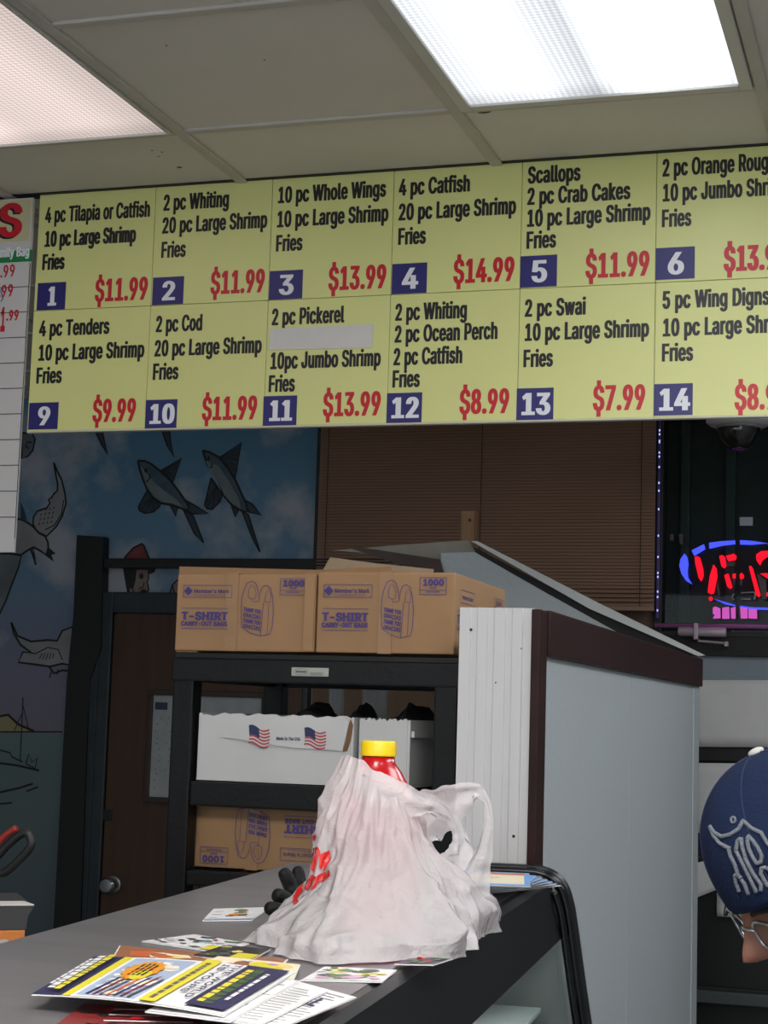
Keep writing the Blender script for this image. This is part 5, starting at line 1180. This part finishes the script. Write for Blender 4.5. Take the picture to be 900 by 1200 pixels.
# ================================================================== SKIN-MODIFIER HELPER
def skin_geo(verts, edges, sub=2, root=0):
    """verts: (co, rx, ry); returns evaluated vertices and faces"""
    me = bpy.data.meshes.new('tmp'); me.from_pydata([tuple(v[0]) for v in verts], edges, [])
    o = bpy.data.objects.new('tmp', me); COL.objects.link(o); bpy.context.view_layer.objects.active = o
    m = o.modifiers.new('skin', 'SKIN'); m.use_smooth_shade = True
    if not me.skin_vertices: me.attributes.new('x', 'FLOAT', 'POINT')
    for i, v in enumerate(verts):
        sv = me.skin_vertices[0].data[i]; sv.radius = (v[1], v[2] if len(v) > 2 else v[1]); sv.use_root = (i == root)
    s = o.modifiers.new('sub', 'SUBSURF'); s.levels = sub; s.render_levels = sub
    bpy.context.view_layer.update()
    ev = o.evaluated_get(bpy.context.evaluated_depsgraph_get()); mm_ = ev.to_mesh()
    vs = [v.co.copy() for v in mm_.vertices]; fs = [tuple(p.vertices) for p in mm_.polygons]
    bpy.data.objects.remove(o); bpy.data.meshes.remove(me); return vs, fs
def remesh(vs, fs, vox, smooth=0):
    me = bpy.data.meshes.new('tmp'); me.from_pydata([tuple(v) for v in vs], [], fs)
    o = bpy.data.objects.new('tmp', me); COL.objects.link(o)
    r = o.modifiers.new('r', 'REMESH'); r.mode = 'VOXEL'; r.voxel_size = vox
    if smooth: s = o.modifiers.new('s', 'SMOOTH'); s.iterations = smooth; s.factor = .5
    bpy.context.view_layer.update()
    mm_ = o.evaluated_get(bpy.context.evaluated_depsgraph_get()).to_mesh()
    vs = [v.co.copy() for v in mm_.vertices]; fs = [tuple(p.vertices) for p in mm_.polygons]
    bpy.data.objects.remove(o); bpy.data.meshes.remove(me); return vs, fs

# black glove leaning behind the bag
def gpt(px, py, o): return at_plane(px, py, BA + du * o, du)
gv = []; ge = []
def chain(lst, start=None):
    prev = start
    for p, r in lst:
        gv.append((p, r)); i = len(gv) - 1
        if prev is not None: ge.append((prev, i))
        prev = i
    return prev
chain([(gpt(372, 1068, .17), .026)]); 
chain([(gpt(354, 1063, .16), .028)], 0); PAL_ = 1
chain([(gpt(343, 1044, .155), .011), (gpt(336, 1028, .15), .0105), (gpt(330, 1017, .15), .009)], PAL_)
chain([(gpt(340, 1056, .13), .0115), (gpt(328, 1050, .12), .011), (gpt(319, 1047, .115), .009)], PAL_)
chain([(gpt(338, 1070, .09), .0115), (gpt(322, 1066, .085), .011), (gpt(309, 1062, .08), .009)], PAL_)
chain([(gpt(352, 1042, .20), .011), (gpt(350, 1026, .21), .010), (gpt(348, 1014, .21), .0085)], PAL_)
chain([(gpt(356, 1074, .10), .0115), (gpt(352, 1078, .07), .010), (gpt(348, 1079, .05), .009)], PAL_)
gvs, gfs = skin_geo(gv, ge, 2)
gvs = [Vector((v.x, v.y, max(v.z, CT + .001))) for v in gvs]
gl_ = geo_obj('glove', gvs, gfs, mat('black_leather', (13, 13, 14), .6, spec=.3, var=.3, scale=30, bump=.3, bscale=90), smooth=True)
tag(gl_, 'black glove with spread fingers on the steel top behind the plastic bag', 'glove')

# ================================================================== BACK COUNTER THINGS, lower left
bm = bmesh.new(); TZ = 1.06
box(bm, -2.1, -1.30, 2.35, 2.95, TZ - .03, TZ, .004)
wt = empty('work_table', (-1.7, 2.65, 0)); tag(wt, 'low steel work table behind the display case holding the orange box', 'table')
bm_obj('table_top', bm, M_steel, wt)
for x in (-2.07, -1.36):
    for y in (2.38, 2.89): bm = bmesh.new(); box(bm, x, x + .03, y, y + .03, 0, TZ - .03, .003); bm_obj('leg', bm, M_trim, wt)
ob = empty('orange_box', (-1.52, 2.62, TZ)); tag(ob, 'orange and grey open carton with white flap at the lower left edge', 'box')
a = at_y(31, 1062, 2.5); zt_ = a.z
bx = Vector((.80, .60, 0)); by = Vector((-.60, .80, 0)); FB = frame_of((a.x, 2.5, 0), bx, by, (0, 0, 1))
bm = bmesh.new(); box(bm, -.32, 0, 0, .20, TZ + .001, zt_ - .0365, .003, frame=FB); bm_obj('lower_body', bm, mat('box_orange', (206, 124, 58), .55, var=.1), ob)
bm = bmesh.new(); prism(bm, [FB @ Vector(p) for p in ((-.321, -.001, zt_ - .036), (.001, -.001, zt_ - .036), (.003, -.001, zt_ - .015), (.012, -.001, zt_), (-.321, -.001, zt_))], by * .201); bm_obj('upper_band', bm, mat('box_grey', (58, 58, 60), .6, var=.1), ob)
bm = bmesh.new(); prism(bm, [FB @ Vector(p) for p in ((.012, -.001, zt_ + .001), (-.32, -.001, zt_ + .001), (-.32, .035, zt_ + .003), (.0, .03, zt_ + .003))], Vector((0, 0, .002)))
bm_obj('flap', bm, mat('box_flap', (206, 204, 200), .6), ob)
d = Decal(); d.text('nua', -.095, -.092, .08, .032, 0, bold=.002, rot=.25); d.stroke([(-.10, -.11), (-.05, -.10), (-.012, -.07)], .004, 0)
d.build('script_lettering', [mat('script_grey', (170, 170, 172), .5)], plane_fn((a.x, 2.5, zt_), bx, (0, 0, 1)), ob, base=.001)
# looped tool handle behind the box
th_ = empty('hand_tool', (-1.56, 2.78, TZ)); tag(th_, 'black looped tool handle with a red grip above the orange box', 'tool')
K6 = lambda l, y=2.78: [at_y(x / 6, 960 + yy / 6, y) for x, yy in l]
bm = bmesh.new(); loop = smooth_path(K6([(-60, 300), (0, 240), (60, 175), (140, 110), (190, 95), (215, 140), (215, 190), (150, 270), (40, 370), (-20, 378), (-60, 400)]), 6)
tube(bm, loop, .0075, 10, side=Vector((0, 1, 0))); bm_obj('handle_loop', bm, mat('handle_black', (34, 34, 36), .5), th_, smooth=True)
bm = bmesh.new(); tube(bm, smooth_path([p + Vector((-.003, -.005, .006)) for p in K6([(0, 195), (60, 135), (135, 85)])], 6), .006, 10); bm_obj('red_grip', bm, mat('grip_red', (150, 44, 36), .5), th_, smooth=True)
bm = bmesh.new(); e1 = K6([(-60, 300)])[0]; e2 = K6([(-60, 400)])[0]
prism(bm, [e1, e2, Vector((e2.x - .30, 2.78, TZ + .002)), Vector((e1.x - .36, 2.78, TZ + .002)), Vector((e1.x - .36, 2.78, TZ + .05))], Vector((0, .002, 0))); bm_obj('blade', bm, M_chrome, th_)

# ================================================================== PERSON
right_ = Vector((RX.x, RY.x, RZ.x)); up_ = Vector((RX.y, RY.y, RZ.y)); back_ = Vector((RX.z, RY.z, RZ.z))
hu = (right_ * -.40 + up_ * .90 - back_ * .14).normalized()
hf = (right_ * -.80 + up_ * -.27 + back_ * .536); hf = (hf - hu * hf.dot(hu)).normalized()
hr = hf.cross(hu)      # the head's own right hand side
CC = at_y(936, 988, 1.8)
FCAP = frame_of(CC, hr, hf, hu)
hu = (right_ * -.50 + up_ * .85 + back_ * .122).normalized()
hf = (right_ * -.82 + up_ * -.50 + back_ * .28); hf = (hf - hu * hf.dot(hu)).normalized()
hr = hf.cross(hu)
HC = at_y(932, 962, 1.8)
FH = frame_of(HC, hr, hf, hu)
def G3(x, y, z, cx, cy, cz, s): return math.exp(-((x - cx) ** 2 + (y - cy) ** 2 + (z - cz) ** 2) / (s * s))
hv = []; hfac = []; nu, nv = 64, 56
for j in range(nv + 1):
    th2 = math.pi * j / nv
    for i in range(nu):
        ph = 2 * math.pi * i / nu
        x = .072 * math.sin(th2) * math.cos(ph); y = .090 * math.sin(th2) * math.sin(ph); z = -.035 + .113 * math.cos(th2)
        if z > 0: x *= 1 - 1.6 * z; y *= 1 - 1.8 * z; z *= .80
        if z < -.05: k_ = (-.05 - z) / .1; x *= 1 - .18 * k_; y = y * (1 - .12 * k_) + .014 * k_
        if y > .02:
            d_ = 0
            d_ += .038 * G3(x * 1.9, 0, z, 0, 0, -.085, .016) + .006 * (G3(x, 0, z, .012, 0, -.089, .009) + G3(x, 0, z, -.012, 0, -.089, .009)) + .016 * G3(x * 2.2, 0, z, 0, 0, -.066, .02)     # nose
            d_ += .006 * G3(x * .45, 0, z, 0, 0, -.046, .014)                                                 # brow
            d_ -= .013 * (G3(x, 0, z, .031, 0, -.062, .015) + G3(x, 0, z, -.031, 0, -.062, .015))              # sockets
            d_ += .006 * G3(x * .6, 0, z, 0, 0, -.112, .008) + .006 * G3(x * .65, 0, z, 0, 0, -.123, .008) - .004 * G3(x * .5, 0, z, 0, 0, -.1175, .004)   # lips
            d_ += .009 * G3(x * .7, 0, z, 0, 0, -.143, .014)                                                  # chin
            d_ += .005 * (G3(x, 0, z, .045, 0, -.085, .02) + G3(x, 0, z, -.045, 0, -.085, .02))
            y += d_ * min(1, (y - .02) / .03)
        hv.append(FH @ Vector((x, y, z)))
for j in range(nv):
    for i in range(nu): hfac.append((j * nu + i, j * nu + (i + 1) % nu, (j + 1) * nu + (i + 1) % nu, (j + 1) * nu + i))
allv = list(hv); allf = list(hfac)
def join_geo(vs, fs):
    b = len(allv); allv.extend(vs); allf.extend(tuple(i + b for i in f_) for f_ in fs)
for s in (-1, 1):     # ears
    vs_, fs_ = skin_geo([(FH @ Vector((s * .068, -.012, -.045)), .006, .010), (FH @ Vector((s * .077, -.018, -.056)), .006, .017), (FH @ Vector((s * .073, -.010, -.082)), .005, .009)], [(0, 1), (1, 2)], 2); join_geo(vs_, fs_)
# body: tapered limbs between joints, grown together into one surface below
fw = Vector((hf.x, hf.y, 0)).normalized(); rt = Vector((fw.y, -fw.x, 0))
bc = lambda f_, r_, z_: Vector((HC.x, HC.y, 0)) + fw * f_ + rt * r_ + Vector((0, 0, z_))
def limb(p, q, rp, rq, wide=1.0, n=20):
    """closed tapered capsule from p to q; wide stretches it sideways"""
    d_ = (q - p); ln = d_.length; d_ = d_ / ln
    a_ = rt - d_ * rt.dot(d_)
    if a_.length < .2: a_ = fw - d_ * fw.dot(d_)
    a_.normalize(); b_ = d_.cross(a_); prof = []
    for k in range(6): t_ = math.pi / 2 * k / 5; prof.append((-rp * math.cos(t_) , rp * math.sin(t_)))
    for k in range(1, 8): t_ = k / 8; prof.append((ln * t_, rp + (rq - rp) * t_))
    for k in range(6): t_ = math.pi / 2 * k / 5; prof.append((ln + rq * math.sin(t_), rq * math.cos(t_)))
    vs = [p + d_ * prof[0][0]]; rows = []
    for x_, r_ in prof[1:-1]:
        rows.append(len(vs)); vs += [p + d_ * x_ + a_ * (r_ * wide * math.cos(2 * math.pi * k / n)) + b_ * (r_ * math.sin(2 * math.pi * k / n)) for k in range(n)]
    vs.append(p + d_ * prof[-1][0]); e_ = len(vs) - 1; fs = []
    for k in range(n): fs.append((0, rows[0] + (k + 1) % n, rows[0] + k)); fs.append((e_, rows[-1] + k, rows[-1] + (k + 1) % n))
    for r0_, r1_ in zip(rows, rows[1:]):
        for k in range(n): fs.append((r0_ + k, r0_ + (k + 1) % n, r1_ + (k + 1) % n, r1_ + k))
    join_geo(vs, fs)
def limbs(pts, wide=1.0):
    for (p, r_), (q, r2_) in zip(pts, pts[1:]): limb(p, q, r_, r2_, wide)
limbs([(bc(-.45, 0, .93), .115), (bc(-.39, 0, 1.05), .108), (bc(-.27, 0, 1.19), .116), (bc(-.17, 0, 1.275), .088)], 1.38)
limbs([(bc(-.17, 0, 1.285), .075), (bc(-.10, 0, 1.345), .056), (HC + hu * -.09 - hf * .02, .056)])
for s in (-1, 1):
    limbs([(bc(-.165, s * .06, 1.30), .060), (bc(-.18, s * .165, 1.275), .066), (bc(-.17, s * .215, 1.235), .062), (bc(-.16, s * .25, 1.07), .050), (bc(-.11, s * .255, .96), .043), (bc(.02, s * .20, .94), .040), (bc(.13, s * .14, .955), .029)])
    limbs([(bc(-.45, s * .095, .88), .098), (bc(-.40, s * .11, .68), .078), (bc(-.37, s * .115, .49), .058), (bc(-.41, s * .118, .34), .056), (bc(-.45, s * .118, .09), .038)])
    limbs([(bc(-.47, s * .118, .045), .042), (bc(-.36, s * .13, .042), .040), (bc(-.25, s * .145, .034), .033)])
for s in (-1, 1):     # hands: palm, five separate curled fingers
    w_ = bc(.13, s * .14, .955); hd = (fw * .85 - rt * (s * .35)).normalized(); sd = hd.cross(Vector((0, 0, 1))).normalized() * -s; dn = Vector((0, 0, -1))
    if sd.dot(rt) * s > 0: sd = -sd
    for off in (-.026, -.009, .008, .025): limb(w_ + sd * (-off * .5), w_ + hd * .085 + sd * -off, .015, .0125)
    for k, (off, ln) in enumerate(((-.030, .072), (-.010, .084), (.010, .080), (.030, .062))):
        b0 = w_ + hd * .085 + sd * -off; ch = [(b0, .0098), (b0 + hd * ln * .46 + dn * .008, .0092), (b0 + hd * ln * .76 + dn * .026, .0084), (b0 + hd * ln * .86 + dn * .048, .0076)]
        limbs(ch)
    b0 = w_ + hd * .022 + sd * .014; limbs([(b0, .014), (b0 + hd * .028 + sd * .030, .0115), (b0 + hd * .058 + sd * .036 + dn * .008, .0102), (b0 + hd * .080 + sd * .030 + dn * .020, .0088)])
pv, pf = remesh(allv, allf, .0042, 2)
_p = list(range(len(pv)))
def _root(i):
    while _p[i] != i: _p[i] = _p[_p[i]]; i = _p[i]
    return i
for f_ in pf:
    for q in f_[1:]: _p[_root(q)] = _root(f_[0])
_cnt = {}
for i in range(len(pv)): _cnt[_root(i)] = _cnt.get(_root(i), 0) + 1
_main = max(_cnt, key=_cnt.get)
if DEBUG: print('COMP', sorted([(n, tuple(round(x, 2) for x in pv[k])) for k, n in _cnt.items()], reverse=True)[:20])
_keep = {i: n for n, i in enumerate([i for i in range(len(pv)) if _root(i) == _main])}
pf = [tuple(_keep[i] for i in f_) for f_ in pf if f_[0] in _keep]; pv = [pv[i] for i in _keep]
M_skin = mat('skin', (140, 94, 78), .5, var=.12, scale=30, bump=.05, bscale=300); M_shirt = mat('grey_shirt', (128, 132, 142), .85, bump=.2, bscale=140); M_trou = mat('dark_trousers', (36, 38, 46), .85, bump=.2, bscale=140); M_shoe = mat('shoe_black', (24, 23, 22), .5)
idx = []
inv = FH.inverted()
for f_ in pf:
    c = sum((pv[i] for i in f_), Vector()) / len(f_); q = c - Vector((HC.x, HC.y, 0)); fa, ra = q.dot(fw), q.dot(rt)
    if (c - bc(-.115, 0, 1.335)).dot(Vector((0, 0, 1)) * .75 + fw * .66) > 0 and c.z > 1.2 and fa > -.2: idx.append(0)
    elif c.z < .10: idx.append(3)
    elif fa > .125 and .85 < c.z < 1.05: idx.append(0)
    elif c.z < .93 and fa < -.2: idx.append(2)
    else: idx.append(1)
person = empty('person', (HC.x - fw.x * .4, HC.y - fw.y * .4, 0)); tag(person, 'person in a navy cap and glasses at the right edge, looking down to the left', 'person')
geo_obj('body', pv, pf, [M_skin, M_shirt, M_trou, M_shoe], person, smooth=True, idx=idx)
for s in (-1, 1):
    bm = bmesh.new(); bmesh.ops.create_uvsphere(bm, u_segments=16, v_segments=10, radius=.0115)
    for v in bm.verts: v.co = FH @ (v.co + Vector((s * .031, .0715, -.062)))
    ey = bm_obj('eye', bm, mat('eye_white', (200, 196, 190), .2), person, smooth=True)
    bm = bmesh.new(); lathe(bm, [(0, .0008), (.0052, 0)], (0, 0, 0), 14)
    for v in bm.verts: v.co = FH @ Vector((s * .031 + v.co.x, .0833 + v.co.z, -.063 + v.co.y))
    bm_obj('iris', bm, mat('iris_brown', (40, 26, 20), .2), ey)
    bm = bmesh.new(); tube(bm, [FH @ Vector((s * q, yy, -.043 + zz)) for q, yy, zz in ((.014, .094, -.001), (.026, .093, .004), (.04, .085, .004), (.05, .075, -.002))], .003, 8); bm_obj('eyebrow', bm, mat('brow_hair', (28, 22, 20), .8), person, smooth=True)
# cap: six-panel crown with a sweatband, top button, eyelet and stitched gothic letter
def cap_r(x, y, z): return Vector((x, y, z))
cv = []; cf = []; cu, cw = 96, 30
def cap_pt(ph, th2, sc=1.0):
    x = .0805 * math.cos(ph) * math.sin(th2); y = .100 * math.sin(ph) * math.sin(th2); z = (.096 if th2 < math.pi / 2 else .112) * math.cos(th2)
    k_ = 1 - .010 * (abs(math.cos(3 * ph)) ** 24) * math.sin(min(th2, 1.3))
    bulge = 1 + .035 * math.sin(min(th2, math.pi / 2) * 2) 
    return FCAP @ (Vector((x, y, z)) * (k_ * bulge * sc) + Vector((0, .002, .001)))
TH = math.radians(108)
for sc in (1.0, .975):
    for j in range(cw + 1):
        for i in range(cu): cv.append(cap_pt(2 * math.pi * i / cu, .02 + (TH - .02) * j / cw, sc))
nn4 = (cw + 1) * cu
for b in (0, nn4):
    for j in range(cw):
        for i in range(cu): cf.append((b + j * cu + i, b + j * cu + (i + 1) % cu, b + (j + 1) * cu + (i + 1) % cu, b + (j + 1) * cu + i))
    cf.append(tuple(b + i for i in range(cu)))
for i in range(cu): cf.append((cw * cu + i, cw * cu + (i + 1) % cu, nn4 + cw * cu + (i + 1) % cu, nn4 + cw * cu + i))
M_cap = mat('navy_wool', (24, 35, 62), .9, spec=.15, var=.12, scale=60, bump=.25, bscale=420)
cap = geo_obj('cap', cv, cf, M_cap, person, smooth=True)
bm = bmesh.new(); bmesh.ops.create_uvsphere(bm, u_segments=18, v_segments=10, radius=1)
for v in bm.verts: v.co = FCAP @ Vector((v.co.x * .0085, v.co.y * .0085, .0985 + v.co.z * .0042))
M_btn = mat('cap_button', (176, 176, 174), .7); bm_obj('button', bm, M_btn, cap, smooth=True)
cap_bvh = BVHTree.FromPolygons([Vector(v) for v in cv[:nn4]], [f_ for f_ in cf if max(f_) < nn4])
def on_cap(px, py):
    h = cap_bvh.ray_cast(EYE, ray(px, py).normalized())
    return h[0] + h[1] * (.0006 if h[1].dot(ray(px, py)) < 0 else -.0006) if h[0] else None
M_emb = mat('grey_thread', (104, 110, 118), .8, bump=.4, bscale=500)
S4 = lambda l: [(820 + x / 4.8, 880 + y / 4.8) for x, y in l]
bm = bmesh.new()
for pl in ([(60, 425), (85, 460), (125, 482), (175, 470), (220, 440), (245, 392), (290, 435), (345, 460), (380, 520), (420, 560), (450, 640), (440, 740)], [(60, 425), (80, 475), (115, 520), (160, 545), (175, 550)],
           [(165, 550), (175, 590), (200, 640), (215, 690), (200, 700), (205, 740), (225, 790)], [(235, 720), (255, 750), (275, 805)], [(210, 690), (235, 715)],
           [(205, 560), (215, 505), (235, 492), (240, 540), (260, 610), (300, 690), (345, 750), (345, 785)], [(205, 560), (230, 610), (265, 680), (295, 740), (320, 795)],
           [(268, 500), (275, 478), (300, 505), (325, 540), (350, 590), (345, 625), (320, 632), (300, 600), (275, 545), (268, 500)], [(375, 655), (345, 660), (345, 690), (365, 730), (385, 760)], [(375, 655), (410, 680), (430, 730)]):
    P = []
    dens = []
    Q = S4(pl)
    for a_, b_ in zip(Q, Q[1:]):
        for k in range(6): dens.append((a_[0] + (b_[0] - a_[0]) * k / 6, a_[1] + (b_[1] - a_[1]) * k / 6))
    dens.append(Q[-1])
    P = [p for p in (on_cap(*q) for q in dens) if p is not None]
    if len(P) > 3: tube(bm, P, .0021, 8)
bm_obj('embroidered_letter', bm, M_emb, cap, smooth=True)
bm = bmesh.new(); p = on_cap(859.5, 961)
if p:
    ring = [on_cap(859.5 + 2.6 * math.cos(a_), 961 + 3.4 * math.sin(a_)) for a_ in [i * .5236 for i in range(12)]]; tube(bm, ring, .0013, 8, closed=True); bm_obj('eyelet', bm, M_emb, cap, smooth=True)
for k in range(6):
    bm = bmesh.new(); P = [cap_pt(math.pi * k / 3 + math.pi / 6 * 0, th2, 1.004) for th2 in [.1 + (TH - .12) * i / 20 for i in range(21)]]; tube(bm, P, .0007, 6); bm_obj('seam', bm, mat('seam_navy', (28, 40, 78), .85), cap, smooth=True)
# hair under the cap, sides and back
hvv = []; hff = []; hu_n, hv_n = 60, 10
for sc in (.99, 1.055):
    for j in range(hv_n + 1):
        for i in range(hu_n + 1):
            ph = math.radians(158 + 224 * i / hu_n); z = .020 - .098 * j / hv_n * (1 - .22 * abs(math.cos(ph)))
            rr = math.sqrt(max(.05, 1 - ((z + .035) / .113) ** 2)); hvv.append(FH @ Vector((.0722 * rr * math.cos(ph) * sc, .0905 * rr * math.sin(ph) * sc, z)))
W1 = hu_n + 1; T1 = W1 * (hv_n + 1)
for b in (0, T1):
    for j in range(hv_n):
        for i in range(hu_n): hff.append((b + j * W1 + i, b + j * W1 + i + 1, b + (j + 1) * W1 + i + 1, b + (j + 1) * W1 + i))
for i in range(hu_n): hff.append((hv_n * W1 + i, hv_n * W1 + i + 1, T1 + hv_n * W1 + i + 1, T1 + hv_n * W1 + i))
geo_obj('hair', hvv, hff, mat('dark_hair', (24, 20, 20), .7, bump=.5, bscale=300), person, smooth=True)
# eyeglasses
gs = empty('eyeglasses', (0, 0, 0)); gs.parent = person; gs.location = -person.location; WORLD_LOC[gs] = Vector((0, 0, 0))
M_gf = mat('glasses_frame', (46, 46, 50), .3, metal=.5); M_gs = mat('glasses_silver', (190, 190, 192), .25, metal=.9)
lens_m = M_glass
for s in (-1, 1):
    rim = [FH @ Vector((s * .030 + .0225 * math.copysign(abs(math.cos(a_)) ** .7, math.cos(a_)), 0.099 - .010 * abs((s * .033 + .025 * math.cos(a_)) / .06) ** 2, -.066 + .017 * math.copysign(abs(math.sin(a_)) ** .7, math.sin(a_)))) for a_ in [i * 2 * math.pi / 32 for i in range(32)]]
    bm = bmesh.new(); tube(bm, rim, .0019, 8, closed=True); bm_obj('rim', bm, M_gs, gs, smooth=True)
    bm = bmesh.new(); bm.faces.new([bm.verts.new(p) for p in rim]); bm_obj('lens', bm, lens_m, gs)
    bm = bmesh.new(); tube(bm, [FH @ Vector((s * .0525, .095, -.058)), FH @ Vector((s * .064, .085, -.056)), FH @ Vector((s * .0765, .04, -.055)), FH @ Vector((s * .0775, -.01, -.056)), FH @ Vector((s * .076, -.03, -.07))], .0024, 8); bm_obj('temple', bm, M_gf, gs, smooth=True)
bm = bmesh.new(); tube(bm, [FH @ Vector((x, .100 + .004 * (1 - (x / .012) ** 2), -.060 + .003 * (1 - (x / .012) ** 2))) for x in (-.012, -.006, 0, .006, .012)], .0018, 8); bm_obj('bridge', bm, M_gs, gs, smooth=True)
